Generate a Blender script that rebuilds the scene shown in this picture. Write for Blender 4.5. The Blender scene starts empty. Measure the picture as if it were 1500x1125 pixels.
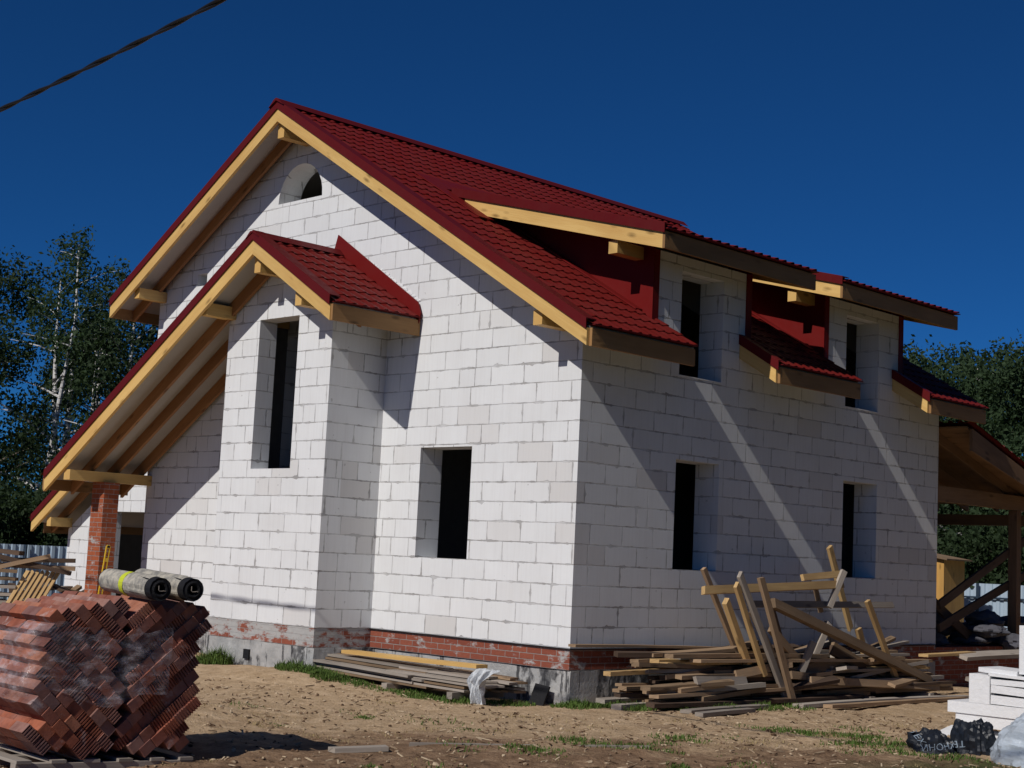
import bpy, bmesh, math, random
from mathutils import Vector, Matrix, noise
from mathutils.geometry import tessellate_polygon
from mathutils.bvhtree import BVHTree
random.seed(7)
S = bpy.context.scene
S.render.engine = 'CYCLES'; S.cycles.diffuse_bounces = 2
V = Vector

# ------------------------------------------------------------------ camera
CAM = V((12.3798, -13.5203, 1.0396)); YAW, PITCH, ROLL, FPX = .7875, .1151, .0479, 2209.13
F_ = V((-math.sin(YAW)*math.cos(PITCH), math.cos(YAW)*math.cos(PITCH), math.sin(PITCH)))
R_ = V((math.cos(YAW), math.sin(YAW), 0)); U_ = R_.cross(F_)
R2 = R_*math.cos(ROLL)+U_*math.sin(ROLL); U2 = U_*math.cos(ROLL)-R_*math.sin(ROLL)
cd = bpy.data.cameras.new('camera'); cam = bpy.data.objects.new('camera', cd)
S.collection.objects.link(cam); S.camera = cam
M4 = Matrix(((R2.x, U2.x, -F_.x, CAM.x), (R2.y, U2.y, -F_.y, CAM.y), (R2.z, U2.z, -F_.z, CAM.z), (0, 0, 0, 1)))
cam.matrix_world = M4
cd.sensor_width = 36; cd.lens = FPX/1500*36; cd.clip_end = 5000

# ------------------------------------------------------------------ light
SAZ, SEL = .10, .692
w = bpy.data.worlds.new('World'); S.world = w; w.use_nodes = True
nt = w.node_tree; nt.nodes.clear()
sky = nt.nodes.new('ShaderNodeTexSky'); sky.sky_type = 'NISHITA'; sky.sun_disc = False
sky.sun_elevation = SEL; sky.sun_rotation = math.pi-SAZ
sky.air_density = .75; sky.dust_density = 0.0; sky.ozone_density = 8.0; sky.altitude = 2500
bg = nt.nodes.new('ShaderNodeBackground'); bg.inputs[1].default_value = .05
wo = nt.nodes.new('ShaderNodeOutputWorld')
tint = nt.nodes.new('ShaderNodeMixRGB'); tint.blend_type = 'MULTIPLY'; tint.inputs[0].default_value = 1; tint.inputs[2].default_value = (.31, 1.08, 1.62, 1)   # the clear deep blue of that day
nt.links.new(sky.outputs[0], tint.inputs[1]); nt.links.new(tint.outputs[0], bg.inputs[0]); nt.links.new(bg.outputs[0], wo.inputs[0])
sd = bpy.data.lights.new('sun', 'SUN'); sd.energy = 5.0; sd.angle = math.radians(.5); sd.color = (1, .955, .90)
so = bpy.data.objects.new('sun', sd); S.collection.objects.link(so)
SUN = V((math.sin(SAZ)*math.cos(SEL), -math.cos(SAZ)*math.cos(SEL), math.sin(SEL)))
so.rotation_euler = SUN.to_track_quat('Z', 'Y').to_euler(); so.location = SUN*60
S.view_settings.view_transform = 'Standard'; S.view_settings.look = 'None'
S.view_settings.exposure = -.70; S.view_settings.gamma = 1

# ------------------------------------------------------------------ node helper
class NT:
    def __init__(s, name, rough=.8, spec=.3):
        s.m = bpy.data.materials.new(name); s.m.use_nodes = True
        s.t = s.m.node_tree; s.b = s.t.nodes['Principled BSDF']
        s.b.inputs['Roughness'].default_value = rough
        s.b.inputs['Specular IOR Level'].default_value = spec
    def n(s, ty, **kw):
        o = s.t.nodes.new('ShaderNode'+ty)
        for k, v in kw.items(): setattr(o, k, v)
        return o
    def put(s, v, sock):
        if hasattr(v, 'is_linked') or isinstance(v, bpy.types.NodeSocket): s.t.links.new(v, sock)
        else:
            if isinstance(v, tuple) and len(v) == 3 and sock.type == 'RGBA': v = v+(1,)
            sock.default_value = v
    def math(s, op, a, b=0., c=0.):
        o = s.n('Math', operation=op)
        for i, v in enumerate((a, b, c)): s.put(v, o.inputs[i])
        return o.outputs[0]
    def mix(s, f, a, b, blend='MIX'):
        o = s.n('MixRGB', blend_type=blend)
        s.put(f, o.inputs[0]); s.put(a, o.inputs[1]); s.put(b, o.inputs[2]); return o.outputs[0]
    def noise(s, vec, scale, detail=4, rough=.6, dim='3D'):
        o = s.n('TexNoise', noise_dimensions=dim); s.put(vec, o.inputs['Vector'])
        o.inputs['Scale'].default_value = scale; o.inputs['Detail'].default_value = detail; o.inputs['Roughness'].default_value = rough
        return o.outputs['Fac']
    def ramp(s, f, *st):
        o = s.n('ValToRGB'); s.put(f, o.inputs[0]); e = o.color_ramp.elements
        while len(e) < len(st): e.new(.5)
        for i, (p, c) in enumerate(st):
            e[i].position = p; e[i].color = (c if isinstance(c, tuple) else (c, c, c))+(1,)
        return o.outputs[0]
    def uv(s): return s.n('TexCoord').outputs['UV']
    def objc(s): return s.n('TexCoord').outputs['Object']
    def pos(s): return s.n('NewGeometry').outputs['Position']
    def mapv(s, vec, sc, loc=(0, 0, 0)):
        o = s.n('Mapping'); s.put(vec, o.inputs[0]); o.inputs['Scale'].default_value = sc; o.inputs['Location'].default_value = loc
        return o.outputs[0]
    def rnd(s): return s.n('ObjectInfo').outputs['Random']
    def wn(s, a, b=0.):
        c = s.n('CombineXYZ'); s.put(a, c.inputs[0]); s.put(b, c.inputs[1])
        o = s.n('TexWhiteNoise', noise_dimensions='2D'); s.t.links.new(c.outputs[0], o.inputs['Vector']); return o.outputs['Value']
    def col(s, c): s.put(c, s.b.inputs['Base Color'])
    def bump(s, h, dist=.01, st=.6):
        o = s.n('Bump'); o.inputs['Strength'].default_value = st; o.inputs['Distance'].default_value = dist
        s.put(h, o.inputs['Height']); s.t.links.new(o.outputs[0], s.b.inputs['Normal'])

def block_mat():
    k = NT('aerated_block', .92, .1)
    uv = k.n('SeparateXYZ'); k.put(k.uv(), uv.inputs[0]); u, v = uv.outputs[0], uv.outputs[1]
    p = k.pos()
    wob = k.math('MULTIPLY', k.math('SUBTRACT', k.noise(p, 2.3, 3), .5), .012)
    v2 = k.math('ADD', v, wob)
    row = k.math('FLOOR', k.math('DIVIDE', v2, .25)); fv = k.math('FRACT', k.math('DIVIDE', v2, .25))
    off = k.math('ADD', k.math('MULTIPLY', k.math('MODULO', k.math('ADD', row, 100), 2), .5), k.math('MULTIPLY', k.wn(row, 3.3), .38))
    uu = k.math('ADD', k.math('ADD', k.math('DIVIDE', u, .6), off), k.math('MULTIPLY', wob, .8))
    colm = k.math('FLOOR', uu); fu = k.math('FRACT', uu)
    du = k.math('MULTIPLY', k.math('MINIMUM', fu, k.math('SUBTRACT', 1., fu)), .6)
    dv = k.math('MULTIPLY', k.math('MINIMUM', fv, k.math('SUBTRACT', 1., fv)), .25)
    cut = k.math('GREATER_THAN', k.wn(colm, row), .86)
    cpos = k.math('MULTIPLY_ADD', k.wn(row, colm), .3, .3)
    dc = k.math('ADD', k.math('MULTIPLY', k.math('ABSOLUTE', k.math('SUBTRACT', fu, cpos)), .6), k.math('SUBTRACT', 1., cut))
    d = k.math('MINIMUM', k.math('MINIMUM', du, dc), dv)
    n1 = k.noise(p, 5., 3); n2 = k.noise(p, 45., 3)
    th = k.math('ADD', k.math('MULTIPLY', k.math('POWER', n1, 5.), .15), .0008)
    th = k.math('ADD', th, k.math('MULTIPLY', k.math('SUBTRACT', n2, .5), .004))
    line = k.math('SMOOTHSTEP', d, th, k.math('ADD', th, .0045)) if False else None
    mr = k.n('MapRange', interpolation_type='SMOOTHSTEP'); k.put(d, mr.inputs[0]); k.put(th, mr.inputs[1]); k.put(k.math('ADD', th, .004), mr.inputs[2])
    mr.inputs[3].default_value = 1; mr.inputs[4].default_value = 0
    line = mr.outputs[0]
    tone = k.wn(k.math('ADD', colm, 17.), k.math('ADD', row, cut))
    base = k.ramp(tone, (0, (.775, .785, .785)), (.5, (.825, .835, .835)), (.92, (.79, .80, .80)), (.97, (.725, .715, .70)), (1, (.67, .655, .635)))
    base = k.mix(k.ramp(k.noise(p, 1.6, 5), (.3, .0), (.75, .38)), base, (.65, .64, .63))
    st = k.ramp(k.noise(k.mapv(p, (26, 26, 1.2)), 1., 3), (.45, 0.), (.8, .16)); base = k.mix(st, base, (.5, .48, .46))
    chip = k.ramp(k.noise(p, 9., 2, .5), (.745, 0.), (.77, 1.)); base = k.mix(k.math('MULTIPLY', chip, .55), base, (.4, .39, .38))
    lc = k.mix(k.noise(p, 1.1, 2), (.52, .51, .50), (.24, .23, .225))
    lineh = k.math('MULTIPLY', line, k.ramp(k.noise(p, 1.9, 3), (.32, .18), (.6, 1.)))
    k.col(k.mix(lineh, base, lc))
    hh = k.math('ADD', k.math('MULTIPLY', line, -1.), k.math('MULTIPLY', k.noise(p, 60, 4), .25))
    hh = k.math('ADD', hh, k.math('MULTIPLY', tone, .5))
    k.bump(hh, .006, .7)
    return k.m

def brick_wall_mat(name='plinth_brick', smear=.5, tint=(.33, .10, .06)):
    k = NT(name, .9, .15); uv = k.uv(); p = k.pos()
    b = k.n('TexBrick'); k.put(uv, b.inputs['Vector'])
    b.inputs['Color1'].default_value = tint+(1,); b.inputs['Color2'].default_value = (tint[0]*.75, tint[1]*.7, tint[2]*.75, 1)
    b.inputs['Mortar'].default_value = (.36, .34, .32, 1); b.inputs['Scale'].default_value = 1
    b.inputs['Mortar Size'].default_value = .005; b.inputs['Brick Width'].default_value = .25; b.inputs['Row Height'].default_value = .077
    c = k.mix(k.ramp(k.noise(p, 14, 4), (.3, 0.), (.8, .6)), b.outputs[0], (.2, .07, .045))
    sm = k.ramp(k.noise(k.mapv(p, (2.2, 2.2, 5)), 1.3, 6, .7), (smear, 0.), (smear+.09, 1.))
    c = k.mix(sm, c, k.mix(k.noise(p, 12, 3), (.5, .49, .47), (.36, .35, .34)))
    k.col(c); k.bump(k.math('ADD', k.math('MULTIPLY', b.outputs['Fac'], -1.), k.noise(p, 30, 4)), .008, .8)
    return k.m

def concrete_mat():
    k = NT('foundation_concrete', .93, .1); p = k.pos()
    c = k.ramp(k.noise(p, 3, 6, .7), (.3, (.30, .30, .295)), (.55, (.44, .435, .42)), (.75, (.55, .54, .52)))
    dr = k.noise(k.mapv(p, (9, 9, .9)), 1., 6, .75)
    c = k.mix(k.ramp(dr, (.56, 0.), (.6, .85)), c, (.03, .03, .035))
    big = k.ramp(k.noise(k.mapv(p, (1.6, 1.6, 1.1), (3, 1, 0)), 1., 5, .6), (.53, 0.), (.56, .93))
    c = k.mix(k.math('MULTIPLY', big, k.ramp(k.noise(p, 9, 4), (.3, .4), (.6, 1.))), c, (.035, .035, .04))
    k.col(c); k.bump(k.noise(p, 18, 6, .7), .02, .8); return k.m

def wood_mat(name, a, b, dark, rough=.6, var=.35, knots=True, greyn=None):
    k = NT(name, rough, .25); uv = k.uv(); r = k.rnd()
    off = k.n('CombineXYZ'); k.put(k.math('MULTIPLY', r, 37.), off.inputs[0]); k.put(k.math('MULTIPLY', r, 11.), off.inputs[1])
    va = k.n('VectorMath', operation='ADD'); k.put(uv, va.inputs[0]); k.put(off.outputs[0], va.inputs[1]); q = va.outputs[0]
    g = k.noise(k.mapv(q, (1.2, 26, 1)), 1.6, 5, .6)
    c = k.mix(k.ramp(g, (.3, 0.), (.7, 1.)), a, b)
    big = k.noise(k.mapv(q, (.8, 3, 1)), 1., 3)
    c = k.mix(k.ramp(big, (.35, 0.), (.7, .75)), c, dark)
    if knots:
        vo = k.n('TexVoronoi', feature='F1'); k.put(k.mapv(q, (2.1, 6.5, 1)), vo.inputs['Vector']); vo.inputs['Scale'].default_value = 1.
        kd = k.ramp(vo.outputs['Distance'], (.06, 1.), (.22, 0.)); c = k.mix(k.math('MULTIPLY', kd, .75), c, tuple(x*.35 for x in dark))
    hv = k.n('HueSaturation'); k.put(c, hv.inputs['Color']); k.put(k.math('MULTIPLY_ADD', r, var*2, 1-var), hv.inputs['Value'])
    c = hv.outputs[0]
    if greyn: c = k.mix(k.ramp(k.noise(k.pos(), 1.7, 4), (.4, 0.), (.65, .8)), c, greyn)
    k.col(c); k.bump(g, .004, .5); return k.m

def red_mat(name, c0, rough=.42, dust=.25):
    k = NT(name, rough, .14); p = k.pos()
    k.col(k.mix(k.ramp(k.noise(p, 2.2, 6, .65), (.35, 0.), (.85, dust)), c0, (c0[0]*.8, .05, .05)))
    k.put(k.ramp(k.noise(p, 7, 3), (.3, rough-.08), (.7, rough+.15)), k.b.inputs['Roughness'])
    return k.m

def plain(name, c, rough=.8, spec=.2, var=.25, scale=8, bump=0.):
    k = NT(name, rough, spec); p = k.pos()
    k.col(k.mix(k.noise(p, scale, 4), tuple(x*(1-var) for x in c), tuple(min(1, x*(1+var)) for x in c)))
    if bump: k.bump(k.noise(p, scale*2, 5), bump, .8)
    return k.m

M = {}
M['block'] = block_mat()
M['plinth'] = brick_wall_mat('plinth_brick', .56)
M['plinth_grey'] = brick_wall_mat('plinth_brick_smeared', .43)
M['pillar'] = brick_wall_mat('pillar_brick', .58, (.43, .115, .045))
M['concrete'] = concrete_mat()
M['wood'] = wood_mat('new_pine', (.80, .54, .20), (.70, .44, .145), (.58, .33, .10), .55, .06)
M['wood_ox'] = wood_mat('treated_rafter', (.42, .21, .085), (.33, .155, .06), (.24, .105, .04), .6, .08)
M['eave_wood'] = wood_mat('eave_plank', (.40, .225, .09), (.32, .175, .07), (.23, .12, .045), .6, .1)
M['old'] = wood_mat('weathered_board', (.40, .275, .17), (.31, .21, .125), (.19, .125, .075), .88, .34)
M['grey'] = wood_mat('grey_board', (.43, .38, .32), (.34, .295, .25), (.23, .19, .155), .9, .25)
M['tan'] = wood_mat('fresh_board', (.68, .46, .21), (.56, .37, .16), (.36, .22, .10), .75, .15)
M['dark_wood'] = wood_mat('dark_board', (.14, .09, .06), (.10, .065, .045), (.06, .04, .03), .9, .3)
M['tile'] = red_mat('red_metal_tile', (.135, .009, .007), .45)
M['sheet'] = red_mat('red_sheet_metal', (.16, .009, .008), .5, .1)
M['trim'] = red_mat('red_edge_trim', (.115, .007, .008), .5, .1)
M['membrane'] = plain('roof_membrane', (.45, .415, .375), .8, .2, .12, 3)
M['black'] = plain('black_felt', (.012, .012, .014), .75, .3, .3, 20, .01)
M['foam'] = plain('white_foam', (.80, .80, .80), .9, .1, .08, 14, .01)
M['yellow'] = plain('yellow_paint', (.80, .50, .02), .4, .4, .05)
M['slab'] = plain('darkened_slab_concrete', (.16, .155, .15), .9, .1, .2)  # concrete darkened, the indoor gloom put into its colour
M['inside'] = plain('darkened_interior_wall', (.17, .165, .16), .95, .05, .2)  # inner wall faces darkened so openings look black; shade put into the colour

# ------------------------------------------------------------------ mesh builder
class MB:
    def __init__(s): s.v = []; s.f = []; s.uv = []; s.mi = []; s.sm = []
    def face(s, pts, uvs=None, mi=0, smooth=False):
        i = len(s.v); s.v += [tuple(p) for p in pts]; s.f.append(list(range(i, i+len(pts))))
        if uvs is None: uvs = [(p[0]+p[1], p[2]) for p in pts]
        s.uv.append(uvs); s.mi.append(mi); s.sm.append(smooth)
    def prism(s, poly, ext, mi=0, lu=None, capu=True):
        """poly: planar 3-D outline; ext: extrusion vector. uv u runs along the longest direction"""
        poly = [V(p) for p in poly]; ext = V(ext); n = len(poly); o = random.random()*5
        if lu is None:
            cand = [poly[(i+1) % n]-poly[i] for i in range(n)]+[ext]; lu = max(cand, key=lambda q: q.length)
        lu = lu.normalized()
        nn = V((0, 0, 0))
        for i in range(n): nn += (poly[i]-poly[0]).cross(poly[(i+1) % n]-poly[0])
        if nn.dot(ext) > 0: poly.reverse()
        def mk(pts):
            nr = (pts[1]-pts[0]).cross(pts[2]-pts[1])
            if nr.length < 1e-12: nr = V((0, 0, 1))
            lv = nr.normalized().cross(lu)
            if lv.length < .3: a = nr.orthogonal().normalized(); b = nr.normalized().cross(a); return [(p.dot(a)+o, p.dot(b)*.08+o) for p in pts]
            lv.normalize(); return [(p.dot(lu)+o, p.dot(lv)+o) for p in pts]
        s.face(poly, mk(poly), mi)
        back = [p+ext for p in reversed(poly)]; s.face(back, mk(back), mi)
        for i in range(n):
            a, b = poly[i], poly[(i+1) % n]; q = [a, a+ext, b+ext, b]; s.face(q, mk(q), mi)
    def box(s, c, d, mi=0, rot=None):
        c = V(c); hx, hy, hz = d[0]/2, d[1]/2, d[2]/2
        pts = [V((-hx, -hy, -hz)), V((hx, -hy, -hz)), V((hx, hy, -hz)), V((-hx, hy, -hz))]; e = V((0, 0, 2*hz))
        if rot: pts = [rot @ p for p in pts]; e = rot @ e
        s.prism([p+c for p in pts], e, mi)
    def slope(s, x0, z0, x1, z1, ya, yb, hl, hh, mi=0):
        s.prism([(x0, ya, z0+hl), (x1, ya, z1+hl), (x1, ya, z1+hh), (x0, ya, z0+hh)], (0, yb-ya, 0), mi)
    def tube(s, pts, rads, n=8, mi=0, cap=True, smooth=True):
        pts = [V(p) for p in pts]; rings = []; L = 0
        for i, p in enumerate(pts):
            t = (pts[min(i+1, len(pts)-1)]-pts[max(i-1, 0)]).normalized()
            a = t.orthogonal().normalized() if i == 0 else (a-t*a.dot(t)).normalized()
            b = t.cross(a); r = rads[i] if isinstance(rads, (list, tuple)) else rads
            if i: L += (p-pts[i-1]).length
            rings.append(([p+(a*math.cos(2*math.pi*k/n)+b*math.sin(2*math.pi*k/n))*r for k in range(n)], L, r))
        for i in range(len(rings)-1):
            A, B = rings[i], rings[i+1]
            for k in range(n):
                k2 = (k+1) % n
                s.face([A[0][k], A[0][k2], B[0][k2], B[0][k]], [(A[1], k/n), (A[1], (k+1)/n), (B[1], (k+1)/n), (B[1], k/n)], mi, smooth)
        if cap: s.face(list(reversed(rings[0][0])), None, mi); s.face(rings[-1][0], None, mi)
    def build(s, name, mats, parent=None, loc=None, label=None, merge=False):
        me = bpy.data.meshes.new(name)
        base = V(loc) if loc is not None else (V(parent['_o']) if parent and '_o' in parent else V((0, 0, 0)))
        me.from_pydata([(p[0]-base.x, p[1]-base.y, p[2]-base.z) for p in s.v], [], s.f)
        ul = me.uv_layers.new(name='UVMap')
        flat = [c for uv in s.uv for q in uv for c in q]; ul.data.foreach_set('uv', flat)
        for m in (mats if isinstance(mats, (list, tuple)) else [mats]): me.materials.append(m)
        me.polygons.foreach_set('material_index', s.mi); me.polygons.foreach_set('use_smooth', s.sm); me.update()
        if merge:
            bm = bmesh.new(); bm.from_mesh(me); bmesh.ops.remove_doubles(bm, verts=bm.verts, dist=1e-4); bm.to_mesh(me); bm.free()
        o = bpy.data.objects.new(name, me); S.collection.objects.link(o)
        if parent:
            o.parent = parent; o['_o'] = tuple(base)
            po = V(parent['_o']) if '_o' in parent else V((0, 0, 0)); o.location = base-po
        else: o.location = base; o['_o'] = tuple(base)
        if label: o['label'] = label
        return o

def thing(name, label, cat, loc=(0, 0, 0), group=None):
    o = bpy.data.objects.new(name, None); S.collection.objects.link(o); o.location = loc; o['_o'] = tuple(loc)
    o.empty_display_size = .2; return tag(o, label, cat, group)
def tag(o, label, cat, group=None, kind=None):
    if label: o['label'] = label
    if cat: o['category'] = cat
    if group: o['group'] = group
    if kind: o['kind'] = kind
    return o

def panel(mb, outline, holes, fn, thick, mi=0, uo=0., mback=1):
    """wall panel: outline/holes in (s,z); fn(s,z,d) -> world point, d = depth behind the face"""
    loops = [outline]+holes; allp = [p for l in loops for p in l]
    tris = tessellate_polygon([[V((p[0], p[1], 0)) for p in l] for l in loops])
    a, b, c = fn(0, 0, 0), fn(1, 0, 0), fn(0, 1, 0); out = fn(0, 0, 0)-fn(0, 0, 1)
    for t in tris:
        pts = [fn(allp[i][0], allp[i][1], 0) for i in t]; uv = [(allp[i][0]+uo, allp[i][1]) for i in t]
        nr = (pts[1]-pts[0]).cross(pts[2]-pts[0])
        if nr.dot(out) < 0: pts.reverse(); uv.reverse()
        mb.face(pts, uv, mi)
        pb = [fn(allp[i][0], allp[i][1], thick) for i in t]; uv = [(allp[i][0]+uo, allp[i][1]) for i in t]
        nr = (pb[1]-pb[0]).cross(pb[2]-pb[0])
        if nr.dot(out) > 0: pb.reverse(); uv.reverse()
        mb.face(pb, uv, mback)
    for li, l in enumerate(loops):
        ar = sum(l[i][0]*l[(i+1) % len(l)][1]-l[(i+1) % len(l)][0]*l[i][1] for i in range(len(l)))
        for i in range(len(l)):
            p, q = l[i], l[(i+1) % len(l)]
            pts = [fn(p[0], p[1], 0), fn(q[0], q[1], 0), fn(q[0], q[1], thick), fn(p[0], p[1], thick)]
            if abs(p[0]-q[0]) < abs(p[1]-q[1]): uv = [(p[0]+uo, p[1]), (q[0]+uo, q[1]), (q[0]+uo+thick, q[1]), (p[0]+uo+thick, p[1])]
            else: uv = [(p[0]+uo, p[1]), (q[0]+uo, q[1]), (q[0]+uo, q[1]+thick*.3+.03), (p[0]+uo, p[1]+thick*.3+.03)]
            m = ((p[0]+q[0])/2, (p[1]+q[1])/2); dx, dz = q[0]-p[0], q[1]-p[1]
            nn = V((dz, -dx)) if ar > 0 else V((-dz, dx))
            if li: nn = -nn
            wn = fn(m[0]+nn.x, m[1]+nn.y, 0)-fn(m[0], m[1], 0)
            if (pts[1]-pts[0]).cross(pts[2]-pts[0]).dot(wn) < 0: pts.reverse(); uv.reverse()
            mb.face(pts, uv, mi)
def rect(a, b, c, d): return [(a, c), (b, c), (b, d), (a, d)]

# ------------------------------------------------------------------ ground
def gh(x, y):
    z = -.67
    z += .13*math.exp(-((x+4.0)**2/3+(y+1.3)**2/.5))
    z += .05*math.exp(-((x-4)**2/6+(y+2)**2/6))
    z -= .03*max(0, min(1, (y-1)/3))*(1 if x > .5 else 0)
    z -= .075*math.exp(-((x-1.5)**2+(y+7.2)**2)/1.6)
    p = V((x, y, 0))
    z += .05*noise.noise(p*.45)+.022*noise.noise(p*1.7)+.018*noise.noise(p*4.1)
    r = max(0, min(1, (x-y*.2-2.3)/2)) if y < 1 else 0
    z += r*.03*noise.noise(V((x*2.2+y*1.1, (y-x)*.5, 2)))
    if -2 < x < 5.5 and y < .5: z += .012*noise.noise(p*9)+r*(.05*max(0, noise.noise(p*3.3))+.03*abs(noise.noise(p*6.1)))-r*.02
    return z
def axis(a, b, st, far):
    q = []; n = int((b-a)/st)
    q = [a+(b-a)*i/n for i in range(n+1)]; d = st; lo, hi = a, b
    while hi < far: d *= 1.35; hi += d; lo -= d; q = [lo]+q+[hi]
    return q
def ground():
    xs = axis(-9, 9, .085, 1600); ys = axis(-9.5, 9, .085, 1600)
    vs = []; fs = []
    for y in ys:
        for x in xs: vs.append((x, y, gh(x, y) if abs(x) < 60 and abs(y) < 60 else -.7))
    nx = len(xs)
    for j in range(len(ys)-1):
        for i in range(nx-1): a = j*nx+i; fs.append((a, a+1, a+nx+1, a+nx))
    me = bpy.data.meshes.new('ground'); me.from_pydata(vs, [], fs)
    me.polygons.foreach_set('use_smooth', [True]*len(fs))
    k = NT('sandy_soil', .95, .1); p = k.pos()
    n1 = k.noise(p, .55, 6, .62); n2 = k.noise(p, 4.5, 6, .7); n3 = k.noise(p, 26, 5, .7)
    c = k.ramp(n2, (.25, (.34, .225, .125)), (.5, (.52, .37, .225)), (.72, (.66, .49, .32)))
    sp = k.n('SeparateXYZ'); k.put(p, sp.inputs[0])
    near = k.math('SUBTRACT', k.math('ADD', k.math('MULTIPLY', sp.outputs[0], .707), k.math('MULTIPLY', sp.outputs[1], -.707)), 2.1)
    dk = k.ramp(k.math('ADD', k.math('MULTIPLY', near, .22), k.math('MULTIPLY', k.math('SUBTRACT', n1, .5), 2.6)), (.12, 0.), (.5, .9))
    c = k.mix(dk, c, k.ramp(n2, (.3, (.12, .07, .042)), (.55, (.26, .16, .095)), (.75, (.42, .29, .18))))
    c = k.mix(k.ramp(n3, (.3, .55), (.48, 0.)), c, (.10, .06, .038))
    c = k.mix(k.ramp(n3, (.62, 0.), (.75, .5)), c, (.66, .52, .38))
    vl = k.n('VectorMath', operation='LENGTH'); k.put(p, vl.inputs[0])
    far = k.ramp(k.math('MULTIPLY', vl.outputs['Value'], .02), (.3, 0.), (.5, 1.))
    c = k.mix(far, c, k.ramp(k.noise(p, .7, 5), (.35, (.07, .085, .03)), (.65, (.16, .14, .065))))
    e = k.math('ADD', k.math('ADD', sp.outputs[0], k.math('MULTIPLY', sp.outputs[1], -.12)), k.math('MULTIPLY', n1, 1.6))
    bounce_cut = k.ramp(k.math('MULTIPLY', k.math('SUBTRACT', e, 5.6), .5), (.1, 0.), (.5, 1.))  # unseen eastern ground darkened to cut light bounced onto the side wall
    c = k.mix(bounce_cut, c, k.ramp(n2, (.35, (.045, .06, .02)), (.65, (.09, .10, .035))))
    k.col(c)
    h = k.math('ADD', k.math('MULTIPLY', n2, 1.), k.math('MULTIPLY', n3, .5)); k.bump(h, .05, .9)
    me.materials.append(k.m); o = bpy.data.objects.new('ground', me); S.collection.objects.link(o); o['kind'] = 'structure'
ground()

# ------------------------------------------------------------------ house
XL, XI, D, L = -9.70, -3.713, .9754, 8.64
XR, ZR, XE, ZE, XLE = -5.8194, 7.5754, .6205, 3.7593, -10.2515
SM = (ZR-ZE)/(XE-XR)
def zf(x): return ZR-SM*abs(x-XR)            # top of the main rake boards
ZLE = zf(XLE)
BX, BZ, BXE, BZE, BXL, BZL = -4.8824, 5.2917, -3.0601, 4.2175, -10.2703, 1.9776
SR, SL = (BZ-BZE)/(BXE-BX), (BZ-BZL)/(BX-BXL)
def zb(x): return BZ-SR*(x-BX) if x > BX else BZ-SL*(BX-x)
OB = -D-.572
house = thing('house', 'unfinished white aerated block house with red metal tile roof and timber eaves', 'house', (-4.85, 4.3, -.6))
WIN1 = (-2.8823, -1.8778, 1.0, 2.4695)

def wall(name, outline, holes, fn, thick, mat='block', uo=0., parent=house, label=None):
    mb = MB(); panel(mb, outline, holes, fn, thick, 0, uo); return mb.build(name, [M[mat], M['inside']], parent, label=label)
U0 = .07
arch = [(-5.965-.545, 6.31), (-5.965+.545, 6.31)]+[(-5.965+.545*math.cos(a), 6.33+.55*math.sin(a)) for a in [math.pi*i/16 for i in range(17)]]
arch = [arch[0], arch[1]]+arch[3:-1]
fw = wall('front_wall', [(XL, 0), (0, 0), (0, zf(0)-U0), (XR, ZR-U0), (XL, zf(XL)-U0)],
     [rect(*WIN1), arch, rect(-8.62, -8.34, 5.22, 5.42), rect(-6.04, -4.02, .3, 4.2)], lambda s, z, d: V((s, d, z)), .4)
DW = [(1.3, 3.41), (5.26, 7.45)]
sw = wall('side_wall', [(.4, 0), (L, 0), (L, zf(0)-U0), (7.45, zf(0)-U0), (7.45, 5.12), (5.26, 5.12), (5.26, zf(0)-U0), (3.41, zf(0)-U0), (3.41, 5.12), (1.3, 5.12), (1.3, zf(0)-U0), (.4, zf(0)-U0)],
     [rect(1.89, 2.82, 1, 2.43), rect(5.86, 6.80, 1, 2.43), rect(1.89, 2.80, 3.53, 4.93), rect(5.86, 6.77, 3.53, 4.93)],
     lambda s, z, d: V((-d, s, z)), .4)
wall('back_wall', [(XL, 0), (-.4, 0), (-.4, zf(-.4)-U0-.02), (XR, ZR-U0-.02), (XL, zf(XL)-U0-.02)], [], lambda s, z, d: V((s, L-d, z)), .4)
wall('left_wall', [(.4, 0), (L-.4, 0), (L-.4, zf(XL)-U0-.02), (.4, zf(XL)-U0-.02)], [], lambda s, z, d: V((XL+d, s, z)), .4)
wall('bay_wall', [(-6.1664, 0), (XI, 0), (XI, zb(XI)-U0), (BX, BZ-U0), (-6.1664, zb(-6.1664)-U0)],
     [rect(-5.3956, -4.472, 2.1288, 4.2672)], lambda s, z, d: V((s, -D+d, z)), .3)
wall('bay_wall', [(-D+.3, 0), (0, 0), (0, zb(XI)-U0), (-D+.3, zb(XI)-U0)], [], lambda s, z, d: V((XI-d, s, z)), .3, uo=.31)
wall('bay_wall', [(-D+.3, 0), (0, 0), (0, zb(-6.166)-U0), (-D+.3, zb(-6.166)-U0)], [], lambda s, z, d: V((-6.1664+d, s, z)), .12)
mb = MB()                                          # floor slabs and added partition walls keep the rooms dark
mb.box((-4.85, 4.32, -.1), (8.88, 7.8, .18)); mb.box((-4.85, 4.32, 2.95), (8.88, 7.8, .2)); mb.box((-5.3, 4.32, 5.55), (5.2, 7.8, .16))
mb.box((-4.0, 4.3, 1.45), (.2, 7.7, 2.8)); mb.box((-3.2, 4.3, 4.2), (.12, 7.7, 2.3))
mb.build('floor_slab', M['slab'], house)  # also holds the added partition walls
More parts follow.
